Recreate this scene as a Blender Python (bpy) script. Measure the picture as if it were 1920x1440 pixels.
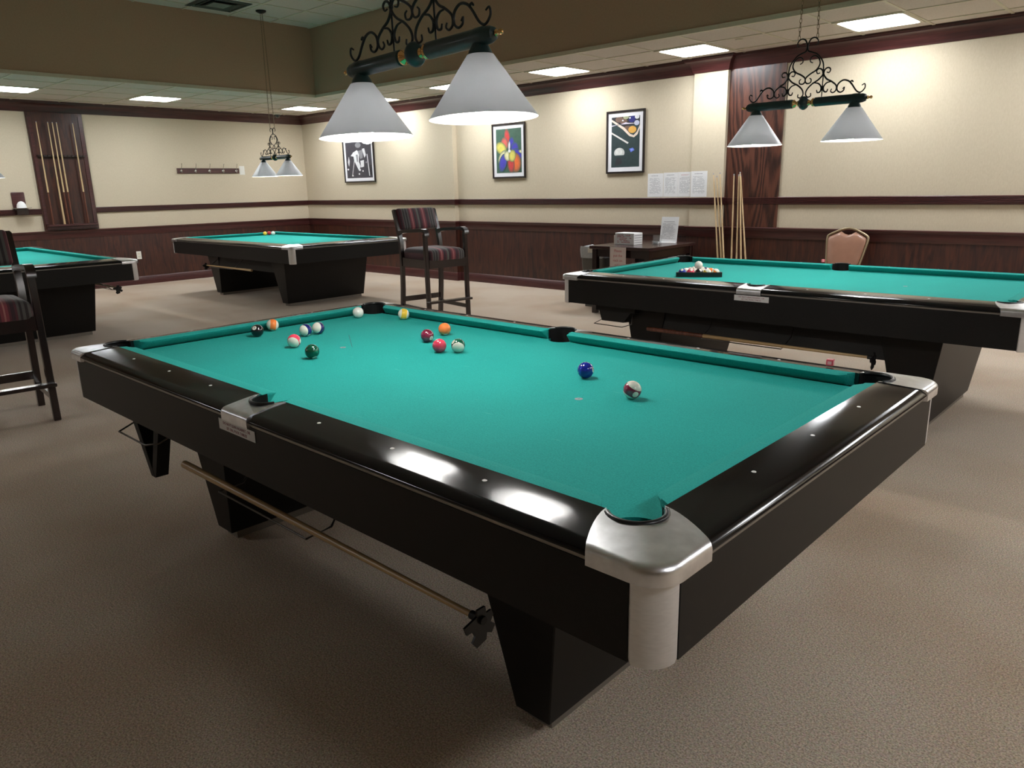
import bpy, bmesh, math, random
from mathutils import Vector, Matrix, Euler
random.seed(7)
PI = math.pi
C = bpy.context.scene.collection
for o in list(bpy.data.objects): bpy.data.objects.remove(o)

# ------------------------------------------------------------------ camera
def cam_axes(yaw, pitch, roll):
    cy, sy = math.cos(yaw), math.sin(yaw)
    f = Vector((cy*math.cos(pitch), sy*math.cos(pitch), math.sin(pitch)))
    r = Vector((sy, -cy, 0)); u = r.cross(f)
    return r*math.cos(roll)+u*math.sin(roll), -r*math.sin(roll)+u*math.cos(roll), f
CR, CU, CF = cam_axes(2.328469, -0.257599, -0.0218787)
CAM = Vector((2.02914, -1.7755, 1.41526))
cam = bpy.data.cameras.new('camera'); cam.sensor_width = 36; cam.lens = 1403.553/1920*36
cam.clip_start = .05; cam.clip_end = 60
camo = bpy.data.objects.new('camera', cam); C.objects.link(camo)
camo.matrix_world = Matrix(((CR.x, CU.x, -CF.x, CAM.x), (CR.y, CU.y, -CF.y, CAM.y), (CR.z, CU.z, -CF.z, CAM.z), (0, 0, 0, 1)))
bpy.context.scene.camera = camo

# ------------------------------------------------------------------ world, exposure
PANEL_E = 26.0      # emission of the ceiling panels
BULB_E = 330.0      # emission of the billiard lamp bulbs
w = bpy.data.worlds.new('world'); bpy.context.scene.world = w; w.use_nodes = True
w.node_tree.nodes['Background'].inputs[0].default_value = (.9, .92, 1, 1)
w.node_tree.nodes['Background'].inputs[1].default_value = .02
vs = bpy.context.scene.view_settings
vs.view_transform = 'Standard'; vs.look = 'None'; vs.gamma = 1; vs.use_curve_mapping = False; vs.exposure = 0.30

# ------------------------------------------------------------------ materials
def new_mat(name):
    m = bpy.data.materials.new(name); m.use_nodes = True
    nt = m.node_tree; return m, nt, nt.nodes['Principled BSDF']
def N(nt, t, **kw):
    n = nt.nodes.new(t)
    for k, v in kw.items():
        if hasattr(n, k): setattr(n, k, v)
        else: n.inputs[k].default_value = v
    return n
def L(nt, a, b): nt.links.new(a, b)
def rgb(c): return (c[0], c[1], c[2], 1)
def mat(name, col, rough=.5, metal=0, coat=0, var=0.0, scale=40, bump=0, spec=.5, stretch=(1, 1, 1), emit=0, trans=0, ior=1.45, sheen=0):
    """plain surface with a little procedural mottling and relief"""
    m, nt, b = new_mat(name)
    b.inputs['Base Color'].default_value = rgb(col); b.inputs['Roughness'].default_value = rough
    b.inputs['Metallic'].default_value = metal; b.inputs['Coat Weight'].default_value = coat
    b.inputs['Coat Roughness'].default_value = .06; b.inputs['Specular IOR Level'].default_value = spec
    b.inputs['IOR'].default_value = ior; b.inputs['Transmission Weight'].default_value = trans
    b.inputs['Sheen Weight'].default_value = sheen
    if emit: b.inputs['Emission Color'].default_value = rgb(col); b.inputs['Emission Strength'].default_value = emit
    if var or bump:
        tc = N(nt, 'ShaderNodeTexCoord'); mp = N(nt, 'ShaderNodeMapping'); mp.inputs['Scale'].default_value = stretch
        L(nt, tc.outputs['Object'], mp.inputs[0])
        no = N(nt, 'ShaderNodeTexNoise'); no.inputs['Scale'].default_value = scale; no.inputs['Detail'].default_value = 4
        L(nt, mp.outputs[0], no.inputs['Vector'])
        if var:
            cr = N(nt, 'ShaderNodeValToRGB')
            cr.color_ramp.elements[0].position = .3; cr.color_ramp.elements[1].position = .7
            cr.color_ramp.elements[0].color = rgb([max(0, x*(1-var)) for x in col]); cr.color_ramp.elements[1].color = rgb([min(1, x*(1+var)) for x in col])
            L(nt, no.outputs[0], cr.inputs[0]); L(nt, cr.outputs[0], b.inputs['Base Color'])
        if bump:
            bp = N(nt, 'ShaderNodeBump'); bp.inputs['Strength'].default_value = bump; bp.inputs['Distance'].default_value = .002
            L(nt, no.outputs[0], bp.inputs['Height']); L(nt, bp.outputs[0], b.inputs['Normal'])
    return m
def wood(name, dark, light, stretch, scale=6, rough=.3, coat=.3, dist=1.0):
    m, nt, b = new_mat(name)
    tc = N(nt, 'ShaderNodeTexCoord'); mp = N(nt, 'ShaderNodeMapping'); mp.inputs['Scale'].default_value = stretch
    L(nt, tc.outputs['Object'], mp.inputs[0])
    n1 = N(nt, 'ShaderNodeTexNoise'); n1.inputs['Scale'].default_value = scale; n1.inputs['Detail'].default_value = 8; n1.inputs['Distortion'].default_value = dist
    L(nt, mp.outputs[0], n1.inputs['Vector'])
    cr = N(nt, 'ShaderNodeValToRGB'); e = cr.color_ramp.elements
    e[0].position = .32; e[1].position = .68; e[0].color = rgb(dark); e[1].color = rgb(light)
    L(nt, n1.outputs[0], cr.inputs[0]); L(nt, cr.outputs[0], b.inputs['Base Color'])
    b.inputs['Roughness'].default_value = rough; b.inputs['Coat Weight'].default_value = coat; b.inputs['Coat Roughness'].default_value = .25
    return m

M = {}
def carpet_mat():
    m, nt, b = new_mat('carpet')
    tc = N(nt, 'ShaderNodeTexCoord')
    a = N(nt, 'ShaderNodeTexNoise'); a.inputs['Scale'].default_value = 190; a.inputs['Detail'].default_value = 3; a.inputs['Roughness'].default_value = .7
    v = N(nt, 'ShaderNodeTexVoronoi'); v.inputs['Scale'].default_value = 170
    c = N(nt, 'ShaderNodeTexNoise'); c.inputs['Scale'].default_value = 1.1; c.inputs['Detail'].default_value = 3
    for n in (a, v, c): L(nt, tc.outputs['Object'], n.inputs['Vector'])
    cr = N(nt, 'ShaderNodeValToRGB'); e = cr.color_ramp.elements
    e[0].position = .36; e[0].color = (.27, .195, .135, 1); e[1].position = .64; e[1].color = (.70, .57, .42, 1)
    L(nt, a.outputs[0], cr.inputs[0])
    mx = N(nt, 'ShaderNodeMix', data_type='RGBA', blend_type='MULTIPLY'); mx.inputs[0].default_value = .15
    L(nt, cr.outputs[0], mx.inputs[6]); L(nt, v.outputs['Color'], mx.inputs[7])
    hs = N(nt, 'ShaderNodeHueSaturation'); hs.inputs['Saturation'].default_value = .85
    L(nt, mx.outputs[2], hs.inputs['Color'])
    c2 = N(nt, 'ShaderNodeValToRGB'); f = c2.color_ramp.elements
    f[0].position = .35; f[0].color = (.88, .80, .74, 1); f[1].position = .6; f[1].color = (1, 1, 1, 1)
    L(nt, c.outputs[0], c2.inputs[0])
    m2 = N(nt, 'ShaderNodeMix', data_type='RGBA', blend_type='MULTIPLY'); m2.inputs[0].default_value = 1
    L(nt, hs.outputs[0], m2.inputs[6]); L(nt, c2.outputs[0], m2.inputs[7]); L(nt, m2.outputs[2], b.inputs['Base Color'])
    b.inputs['Roughness'].default_value = .95; b.inputs['Specular IOR Level'].default_value = .1; b.inputs['Sheen Weight'].default_value = .15
    bp = N(nt, 'ShaderNodeBump'); bp.inputs['Strength'].default_value = .12; bp.inputs['Distance'].default_value = .002
    L(nt, a.outputs[0], bp.inputs['Height']); L(nt, bp.outputs[0], b.inputs['Normal'])
    return m
def felt_mat():
    m, nt, b = new_mat('green_cloth')
    tc = N(nt, 'ShaderNodeTexCoord')
    a = N(nt, 'ShaderNodeTexNoise'); a.inputs['Scale'].default_value = 260; a.inputs['Detail'].default_value = 4
    c = N(nt, 'ShaderNodeTexNoise'); c.inputs['Scale'].default_value = 2.5; c.inputs['Detail'].default_value = 5
    # faint chalk marks where balls have been shot: thin stretched specks
    mp = N(nt, 'ShaderNodeMapping'); mp.inputs['Scale'].default_value = (3, 22, 1); mp.inputs['Rotation'].default_value = (0, 0, .22)
    d = N(nt, 'ShaderNodeTexNoise'); d.inputs['Scale'].default_value = 4; d.inputs['Detail'].default_value = 2
    L(nt, tc.outputs['Object'], mp.inputs[0]); L(nt, mp.outputs[0], d.inputs['Vector'])
    for n in (a, c): L(nt, tc.outputs['Object'], n.inputs['Vector'])
    cr = N(nt, 'ShaderNodeValToRGB'); e = cr.color_ramp.elements
    e[0].position = .3; e[0].color = (.010, .30, .262, 1); e[1].position = .7; e[1].color = (.022, .41, .365, 1)
    L(nt, a.outputs[0], cr.inputs[0])
    c2 = N(nt, 'ShaderNodeValToRGB'); f = c2.color_ramp.elements
    f[0].position = .3; f[0].color = (.90, .92, .93, 1); f[1].position = .7; f[1].color = (1, 1, 1, 1)
    L(nt, c.outputs[0], c2.inputs[0])
    m2 = N(nt, 'ShaderNodeMix', data_type='RGBA', blend_type='MULTIPLY'); m2.inputs[0].default_value = 1
    L(nt, cr.outputs[0], m2.inputs[6]); L(nt, c2.outputs[0], m2.inputs[7])
    c3 = N(nt, 'ShaderNodeValToRGB'); g = c3.color_ramp.elements
    g[0].position = .70; g[0].color = (0, 0, 0, 1); g[1].position = .80; g[1].color = (.35, .35, .35, 1)
    L(nt, d.outputs[0], c3.inputs[0])
    m3 = N(nt, 'ShaderNodeMix', data_type='RGBA'); m3.inputs[7].default_value = (.25, .62, .55, 1)
    L(nt, c3.outputs[0], m3.inputs[0]); L(nt, m2.outputs[2], m3.inputs[6]); L(nt, m3.outputs[2], b.inputs['Base Color'])
    b.inputs['Roughness'].default_value = .9; b.inputs['Specular IOR Level'].default_value = .15
    b.inputs['Sheen Weight'].default_value = .08; b.inputs['Sheen Tint'].default_value = (.3, .9, .75, 1); b.inputs['Sheen Roughness'].default_value = .5
    return m
def oak_mat():
    m, nt, b = new_mat('oak_board')
    tc = N(nt, 'ShaderNodeTexCoord'); mp = N(nt, 'ShaderNodeMapping'); mp.inputs['Scale'].default_value = (1.9, 1, .22)
    L(nt, tc.outputs['Object'], mp.inputs[0])
    n0 = N(nt, 'ShaderNodeTexNoise'); n0.inputs['Scale'].default_value = 2.0; n0.inputs['Detail'].default_value = 1.5
    L(nt, mp.outputs[0], n0.inputs['Vector'])
    mm = N(nt, 'ShaderNodeMath', operation='MULTIPLY'); mm.inputs[1].default_value = 16
    L(nt, n0.outputs[0], mm.inputs[0])
    fr = N(nt, 'ShaderNodeMath', operation='SINE'); mul = N(nt, 'ShaderNodeMath', operation='MULTIPLY'); mul.inputs[1].default_value = 5.0
    L(nt, mm.outputs[0], mul.inputs[0]); L(nt, mul.outputs[0], fr.inputs[0])
    mp2 = N(nt, 'ShaderNodeMapping'); mp2.inputs['Scale'].default_value = (60, 60, 3); L(nt, tc.outputs['Object'], mp2.inputs[0])
    n2 = N(nt, 'ShaderNodeTexNoise'); n2.inputs['Scale'].default_value = 3; L(nt, mp2.outputs[0], n2.inputs['Vector'])
    ad = N(nt, 'ShaderNodeMath', operation='MULTIPLY_ADD'); ad.inputs[1].default_value = .22; L(nt, fr.outputs[0], ad.inputs[0]); L(nt, n2.outputs[0], ad.inputs[2])
    cr = N(nt, 'ShaderNodeValToRGB'); e = cr.color_ramp.elements
    e[0].position = .25; e[0].color = (.022, .008, .006, 1); e[1].position = .75; e[1].color = (.115, .040, .024, 1)
    L(nt, ad.outputs[0], cr.inputs[0]); L(nt, cr.outputs[0], b.inputs['Base Color'])
    b.inputs['Roughness'].default_value = .35; b.inputs['Coat Weight'].default_value = .3; b.inputs['Coat Roughness'].default_value = .25
    return m
def stripe_mat(axis):
    m, nt, b = new_mat('striped_upholstery')
    tc = N(nt, 'ShaderNodeTexCoord'); sp = N(nt, 'ShaderNodeSeparateXYZ'); L(nt, tc.outputs['Object'], sp.inputs[0])
    ma = N(nt, 'ShaderNodeMapRange'); ma.inputs['From Min'].default_value = -.165; ma.inputs['From Max'].default_value = .165; ma.clamp = False
    fr_ = N(nt, 'ShaderNodeMath', operation='FRACT')
    L(nt, sp.outputs[axis], ma.inputs['Value'])
    cr = N(nt, 'ShaderNodeValToRGB'); cr.color_ramp.interpolation = 'CONSTANT'
    plum, mar, grey, red, pink, dk = (.032, .011, .020), (.080, .014, .026), (.080, .078, .074), (.22, .038, .055), (.40, .16, .15), (.018, .011, .014)
    seq = [(0, grey), (.05, dk), (.10, grey), (.15, mar), (.20, red), (.25, pink), (.28, red), (.33, plum), (.40, mar), (.45, grey), (.49, (.13, .14, .12)), (.53, plum), (.60, mar), (.65, red), (.70, pink), (.73, red), (.78, mar), (.82, plum), (.88, mar), (.92, grey), (.96, dk)]
    els = cr.color_ramp.elements
    els[0].position = 0; els[0].color = rgb(seq[0][1]); els[1].position = seq[1][0]; els[1].color = rgb(seq[1][1])
    for p, c in seq[2:]:
        e = els.new(p); e.color = rgb(c)
    L(nt, ma.outputs[0], fr_.inputs[0]); L(nt, fr_.outputs[0], cr.inputs[0]); L(nt, cr.outputs[0], b.inputs['Base Color'])
    b.inputs['Roughness'].default_value = .75; b.inputs['Sheen Weight'].default_value = .3
    return m
def wall_mat():
    m, nt, b = new_mat('beige_wallcovering')
    tc = N(nt, 'ShaderNodeTexCoord'); mp = N(nt, 'ShaderNodeMapping'); mp.inputs['Scale'].default_value = (1, 1, .25); L(nt, tc.outputs['Object'], mp.inputs[0])
    a = N(nt, 'ShaderNodeTexNoise'); a.inputs['Scale'].default_value = 160; a.inputs['Detail'].default_value = 3; L(nt, mp.outputs[0], a.inputs['Vector'])
    cr = N(nt, 'ShaderNodeValToRGB'); e = cr.color_ramp.elements
    e[0].position = .3; e[0].color = (.535, .462, .338, 1); e[1].position = .7; e[1].color = (.585, .51, .382, 1)
    L(nt, a.outputs[0], cr.inputs[0]); L(nt, cr.outputs[0], b.inputs['Base Color'])
    bp = N(nt, 'ShaderNodeBump'); bp.inputs['Strength'].default_value = .2; bp.inputs['Distance'].default_value = .002
    L(nt, a.outputs[0], bp.inputs['Height']); L(nt, bp.outputs[0], b.inputs['Normal'])
    b.inputs['Roughness'].default_value = .8; b.inputs['Specular IOR Level'].default_value = .2
    return m
def ball_mat(name, col, kind):
    """kind: plain, solid (coloured with white number spot), stripe (white caps, coloured band along the equator)"""
    m, nt, b = new_mat('ball_'+name)
    b.inputs['Roughness'].default_value = .08; b.inputs['Coat Weight'].default_value = .6; b.inputs['Coat Roughness'].default_value = .03
    white = (.80, .78, .68)
    if kind == 'plain': b.inputs['Base Color'].default_value = rgb(col); return m
    tc = N(nt, 'ShaderNodeTexCoord'); sp = N(nt, 'ShaderNodeSeparateXYZ'); L(nt, tc.outputs['Object'], sp.inputs[0])
    ax = N(nt, 'ShaderNodeMath', operation='ABSOLUTE'); L(nt, sp.outputs[0], ax.inputs[0])
    spot = N(nt, 'ShaderNodeMath', operation='GREATER_THAN'); spot.inputs[1].default_value = .0266; L(nt, ax.outputs[0], spot.inputs[0])
    m1 = N(nt, 'ShaderNodeMix', data_type='RGBA'); m1.inputs[6].default_value = rgb(col); m1.inputs[7].default_value = rgb(white)
    if kind == 'stripe':
        az = N(nt, 'ShaderNodeMath', operation='ABSOLUTE'); L(nt, sp.outputs[2], az.inputs[0])
        cap = N(nt, 'ShaderNodeMath', operation='GREATER_THAN'); cap.inputs[1].default_value = .0135; L(nt, az.outputs[0], cap.inputs[0])
        mx = N(nt, 'ShaderNodeMath', operation='MAXIMUM'); L(nt, spot.outputs[0], mx.inputs[0]); L(nt, cap.outputs[0], mx.inputs[1])
        L(nt, mx.outputs[0], m1.inputs[0])
    else: L(nt, spot.outputs[0], m1.inputs[0])
    L(nt, m1.outputs[2], b.inputs['Base Color'])
    return m
M['carpet'] = carpet_mat(); M['felt'] = felt_mat(); M['oak'] = oak_mat(); M['wall'] = wall_mat()
M['stripe'] = stripe_mat(1)
M['soffit'] = mat('tan_paint', (.46, .33, .235), .85, var=.04, scale=60, spec=.2)
M['white_trim'] = mat('cream_metal_trim', (.62, .58, .46), .5, var=.04, scale=30)
M['tile'] = mat('ceiling_tile', (.64, .58, .525), .95, var=.06, scale=70, bump=.4, spec=.1)
M['mahog_x'] = wood('mahogany_along_x', (.036, .009, .009), (.080, .021, .019), (.5, 14, 14), 5, .34, .2)
M['mahog_y'] = wood('mahogany_along_y', (.036, .009, .009), (.080, .021, .019), (14, .5, 14), 5, .34, .2)
M['panel'] = wood('wainscot_veneer', (.017, .0055, .0045), (.068, .0185, .0085), (7, 7, .8), 3.0, .42, .12, 1.6)
M['black_lam'] = mat('black_laminate', (.009, .0085, .008), .42, var=.1, scale=60, spec=.3)
M['black_gloss'] = mat('black_gloss_rail', (.0030, .0030, .0045), .11, coat=.1, spec=.38, var=.2, scale=9, stretch=(1, 6, 1))
M['black_matte'] = mat('black_matte', (.008, .008, .008), .6, var=.15, scale=50)
M['rubber'] = mat('black_rubber', (.010, .010, .011), .32, var=.1, scale=60)
M['pocket'] = mat('black_pocket_lining', (.005, .005, .005), .75, var=.1, scale=60, spec=.2)
M['alu'] = mat('brushed_aluminium', (.80, .81, .84), .30, 1, var=.10, scale=30, stretch=(1, 1, 1))
M['alu_dull'] = mat('dull_aluminium', (.86, .85, .85), .40, .5, var=.04, scale=60, stretch=(1, 1, 4))
M['strip'] = mat('satin_metal_strip', (.30, .28, .25), .38, .7, var=.05, scale=20)
M['pearl'] = mat('pearl_sight', (.72, .70, .66), .25, var=.1, scale=200)
M['paper'] = mat('white_paper', (.74, .74, .74), .7, var=.02, scale=30)
M['paper_pink'] = mat('pale_sign_card', (.62, .53, .50), .6, var=.02, scale=30)
M['ink_red'] = mat('red_ink', (.42, .06, .07), .7, var=.05, scale=50)
M['ink_grey'] = mat('grey_ink', (.30, .30, .32), .7, var=.05, scale=50)
M['ink_dark'] = mat('dark_ink', (.06, .05, .07), .7, var=.05, scale=50)
M['ink_rose'] = mat('dark_rose_ink', (.30, .09, .12), .7, var=.05, scale=50)
M['wire'] = mat('dark_steel_wire', (.12, .11, .10), .35, .9, var=.1, scale=80)
M['steel'] = mat('bright_steel', (.65, .64, .62), .25, 1, var=.05, scale=60)
M['brass'] = mat('polished_brass', (.80, .52, .22), .12, 1, var=.05, scale=60)
M['lamp_green'] = mat('dark_green_enamel', (.010, .034, .036), .42, var=.12, scale=50, coat=.2)
M['iron'] = mat('wrought_iron', (.012, .015, .015), .5, .4, var=.2, scale=90)
M['chain'] = mat('antique_chain', (.22, .18, .12), .35, .9, var=.2, scale=200)
M['shade_out'] = mat('pale_grey_shade', (.44, .46, .48), .45, var=.03, scale=30, coat=.1)
def shade_mat(name, col, tr):
    m, nt, b = new_mat(name); b.inputs['Base Color'].default_value = rgb(col); b.inputs['Roughness'].default_value = .4
    t = N(nt, 'ShaderNodeBsdfTranslucent'); t.inputs[0].default_value = (.95, .97, 1, 1)
    mx = N(nt, 'ShaderNodeMixShader'); mx.inputs[0].default_value = tr; out = nt.nodes['Material Output']
    L(nt, b.outputs[0], mx.inputs[1]); L(nt, t.outputs[0], mx.inputs[2]); L(nt, mx.outputs[0], out.inputs[0]); return m
M['shade_out'] = shade_mat('translucent_grey_shade', (.54, .55, .57), .15)
M['shade_in'] = shade_mat('white_shade_lining', (.88, .88, .88), .15)
M['bulb'] = mat('lit_bulb', (1, .97, .93), .5, emit=BULB_E, var=0)
M['panel_light'] = mat('lit_diffuser', (.93, .96, 1), .5, emit=PANEL_E)
M['ash'] = wood('ash_shaft', (.38, .235, .10), (.56, .38, .18), (.4, 9, 9), 3, .35, .3)
M['ash_z'] = wood('ash_shaft_upright', (.46, .31, .15), (.66, .49, .28), (9, 9, .4), 3, .35, .3)
M['cue_butt'] = wood('dark_cue_butt', (.06, .018, .010), (.15, .05, .03), (9, 9, .4), 3, .25, .5)
M['chairwood'] = wood('black_cherry_wood', (.006, .003, .003), (.020, .006, .005), (6, 6, .8), 5, .24, .6)
M['frame_blk'] = mat('black_picture_frame', (.016, .010, .010), .3, var=.15, scale=30, coat=.4)
M['mat_white'] = mat('white_mat_board', (.78, .77, .80), .6, var=.01, scale=30)
M['tan_vinyl'] = mat('tan_vinyl', (.30, .155, .10), .38, var=.06, scale=14, coat=.2)
M['gold_frame'] = mat('champagne_metal', (.34, .27, .17), .4, .75, var=.05, scale=30)
M['liner'] = mat('translucent_bin_liner', (.42, .44, .46), .4, var=.08, scale=20, bump=.6)
M['bin'] = mat('dark_plastic_bin', (.10, .095, .085), .5, var=.06, scale=30)
M['dark_top'] = wood('dark_table_wood', (.022, .010, .010), (.050, .020, .018), (1, 9, 9), 4, .22, .5)
M['chalk'] = mat('pink_chalk_wrapper', (.72, .10, .14), .7, var=.08, scale=300)
M['chalk_top'] = mat('pale_chalk', (.80, .45, .45), .9, var=.05, scale=300)
M['acrylic'] = mat('clear_acrylic', (.9, .92, .93), .05, trans=.9, ior=1.45)
M['plate'] = mat('white_plastic', (.72, .70, .64), .4, var=.02, scale=30)
M['vent'] = mat('grey_vent_metal', (.07, .07, .06), .6, var=.1, scale=30)
M['vent_in'] = mat('vent_centre', (.22, .22, .20), .6, var=.1, scale=30)
M['white_ball'] = mat('white_chalk_cone', (.85, .85, .84), .6, var=.03, scale=50)
M['camera_dome'] = mat('smoked_dome', (.02, .02, .02), .08, coat=1)

# ------------------------------------------------------------------ geometry helpers
class MB:
    def __init__(s): s.bm = bmesh.new(); s.mats = []; s.cur = 0
    def use(s, m):
        if m not in s.mats: s.mats.append(m)
        s.cur = s.mats.index(m); return s
    def _face(s, vs):
        try:
            f = s.bm.faces.new(vs); f.material_index = s.cur; return f
        except ValueError: return None
    def _v(s, co, T=None):
        co = Vector(co)
        return s.bm.verts.new(T @ co if T else co)
    def box(s, a, b, bev=0, seg=1, T=None):
        (x0, y0, z0), (x1, y1, z1) = a, b
        v = [s._v((x, y, z), T) for z in (z0, z1) for x, y in ((x0, y0), (x1, y0), (x1, y1), (x0, y1))]
        fs = [s._face([v[i] for i in q]) for q in ((3, 2, 1, 0), (4, 5, 6, 7), (0, 1, 5, 4), (1, 2, 6, 5), (2, 3, 7, 6), (3, 0, 4, 7))]
        if bev:
            es = set(e for f in fs for e in f.edges)
            r = bmesh.ops.bevel(s.bm, geom=list(es), offset=bev, segments=seg, affect='EDGES', profile=.5)
            for f in r['faces']: f.material_index = s.cur
        return s
    def hexa(s, bot, top, bev=0, T=None):
        v = [s._v(p, T) for p in bot]+[s._v(p, T) for p in top]
        fs = [s._face([v[i] for i in q]) for q in ((3, 2, 1, 0), (4, 5, 6, 7), (0, 1, 5, 4), (1, 2, 6, 5), (2, 3, 7, 6), (3, 0, 4, 7))]
        if bev:
            es = set(e for f in fs for e in f.edges)
            r = bmesh.ops.bevel(s.bm, geom=list(es), offset=bev, segments=1, affect='EDGES')
            for f in r['faces']: f.material_index = s.cur
        return s
    def loft(s, rings, closed=True, caps=True, T=None, cyc=False):
        R = [[s._v(p, T) for p in r] for r in rings]
        n = len(R[0]); m = len(R)
        for i in range(m if cyc else m-1):
            A, B = R[i], R[(i+1) % m]
            for j in range(n if closed else n-1):
                k = (j+1) % n; s._face([A[j], A[k], B[k], B[j]])
        if caps and not cyc and closed: s._face(R[0][::-1]); s._face(R[-1])
        return R
    def prism(s, poly, z0, z1, T=None, bevf=None, bev=.01, seg=3):
        A = [s._v((x, y, z0), T) for x, y in poly]; B = [s._v((x, y, z1), T) for x, y in poly]
        n = len(poly)
        s._face(A[::-1]); top = s._face(B)
        for i in range(n): s._face([A[i], A[(i+1) % n], B[(i+1) % n], B[i]])
        if bevf:
            es = [e for e in top.edges if all(bevf(v.co) for v in e.verts)]
            r = bmesh.ops.bevel(s.bm, geom=es, offset=bev, segments=seg, affect='EDGES', profile=.5)
            for f in r['faces']: f.material_index = s.cur
        return s
    def tube(s, pts, r, seg=8, closed=False, T=None, caps=True):
        pts = [Vector(p) for p in pts]; n = len(pts); rings = []
        rr = r if isinstance(r, (list, tuple)) else [r]*n
        up = None
        for i in range(n):
            if closed: t = pts[(i+1) % n]-pts[i-1]
            else: t = pts[min(i+1, n-1)]-pts[max(i-1, 0)]
            if t.length < 1e-9: t = Vector((0, 0, 1))
            t.normalize()
            if up is None:
                up = Vector((0, 0, 1)) if abs(t.z) < .9 else Vector((1, 0, 0))
            a = up-t*up.dot(t)
            if a.length < 1e-6: a = Vector((1, 0, 0))-t*t.x
            a.normalize(); up = a; b = t.cross(a)
            rings.append([pts[i]+(a*math.cos(q)+b*math.sin(q))*rr[i] for q in [2*PI*k/seg for k in range(seg)]])
        s.loft(rings, True, caps, T, cyc=closed); return s
    def lathe(s, prof, seg=24, T=None, caps=True):
        rings = [[(r*math.cos(2*PI*k/seg), r*math.sin(2*PI*k/seg), z) for k in range(seg)] for r, z in prof]
        s.loft(rings, True, caps, T); return s
    def sphere(s, c, r, u=16, v=10, T=None, sz=1):
        T2 = (T or Matrix())@Matrix.Translation(c)
        prof = [(max(r*math.sin(PI*i/v), r*.002), -r*math.cos(PI*i/v)*sz) for i in range(v+1)]
        s.lathe(prof, u, T2); return s
    def build(s, name, m=None, parent=None, smooth=35):
        if m is not None and not s.mats: s.mats = [m]
        me = bpy.data.meshes.new(name)
        bmesh.ops.recalc_face_normals(s.bm, faces=s.bm.faces[:])
        s.bm.to_mesh(me); s.bm.free()
        for k in s.mats: me.materials.append(k)
        if smooth:
            me.polygons.foreach_set('use_smooth', [True]*len(me.polygons))
            me.set_sharp_from_angle(angle=math.radians(smooth))
        o = bpy.data.objects.new(name, me); C.objects.link(o)
        if parent: o.parent = parent
        return o
def empty(name, loc=(0, 0, 0), rz=0):
    o = bpy.data.objects.new(name, None); o.empty_display_size = .1; C.objects.link(o); o.location = loc; o.rotation_euler = (0, 0, rz); return o
def tag(o, label=None, cat=None, group=None, kind=None):
    if label: o['label'] = label
    if cat: o['category'] = cat
    if group: o['group'] = group
    if kind: o['kind'] = kind
    return o
def struct(o): o['kind'] = 'structure'; return o
def copy_tree(o, parent=None):
    c = o.copy(); C.objects.link(c); c.parent = parent
    for ch in list(o.children): copy_tree(ch, c)
    return c
def text_mesh(name, body, size, m, parent, Mx, extrude=.0002, align='CENTER', line=1.0):
    cu = bpy.data.curves.new(name, 'FONT'); cu.body = body; cu.size = size; cu.align_x = align; cu.align_y = 'CENTER'
    cu.extrude = extrude; cu.space_line = line; cu.resolution_u = 2
    to = bpy.data.objects.new('tmp', cu); C.objects.link(to)
    bpy.context.view_layer.update()
    dg = bpy.context.evaluated_depsgraph_get()
    me = bpy.data.meshes.new_from_object(to.evaluated_get(dg)); me.name = name
    bpy.data.objects.remove(to); me.materials.clear(); me.materials.append(m)
    o = bpy.data.objects.new(name, me); C.objects.link(o); o.parent = parent; o.matrix_local = Mx
    return o
def smooth_path(pts, n=6):
    P = [Vector(p) for p in pts]; out = []
    for i in range(len(P)-1):
        p0 = P[max(i-1, 0)]; p1 = P[i]; p2 = P[i+1]; p3 = P[min(i+2, len(P)-1)]
        for k in range(n):
            t = k/n
            out.append(.5*((2*p1)+(p2-p0)*t+(2*p0-5*p1+4*p2-p3)*t*t+(3*p1-p0-3*p2+p3)*t**3))
    out.append(P[-1]); return out
def arc(cx, cy, r, a0, a1, n):
    return [(cx+r*math.cos(math.radians(a0+(a1-a0)*i/n)), cy+r*math.sin(math.radians(a0+(a1-a0)*i/n))) for i in range(n+1)]

# ================================================================== THE ROOM
XW, YW = -10.83, 6.36            # back-left wall, right wall
XE, YS = 6.5, -7.5               # walls behind the camera
ZL, ZH = 2.755, 3.685            # low ring ceiling, raised tray ceiling
SX, SY, SX2, SY2 = -8.10, 4.85, 2.5, -3.1   # tray outline

b = MB(); b.box((XW-.2, YS-.2, -.1), (XE+.2, YW+.2, 0)); struct(b.build('floor', M['carpet'], smooth=0))
# walls; the right wall steps forward by 8 cm left of x=-6.72 and carries a pilaster
b = MB(); b.box((XW-.15, YS, 0), (XW, YW+.1, ZH+.1)); struct(b.build('wall_left', M['wall'], smooth=0))
b = MB(); b.box((XW, YW, 0), (XE, YW+.15, ZH+.1)); b.box((XW, YW-.08, 0), (-6.72, YW+.01, ZL+.02))
b.box((-2.65, YW-.07, 0), (-2.235, YW+.01, ZL+.02))
struct(b.build('wall_right', M['wall'], smooth=0))
b = MB(); b.box((XE, YS, 0), (XE+.15, YW, ZH+.1)); struct(b.build('wall_back', M['wall'], smooth=0))
b = MB(); b.box((XW, YS-.15, 0), (XE, YS, ZH+.1)); struct(b.build('wall_front', M['wall'], smooth=0))
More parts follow.
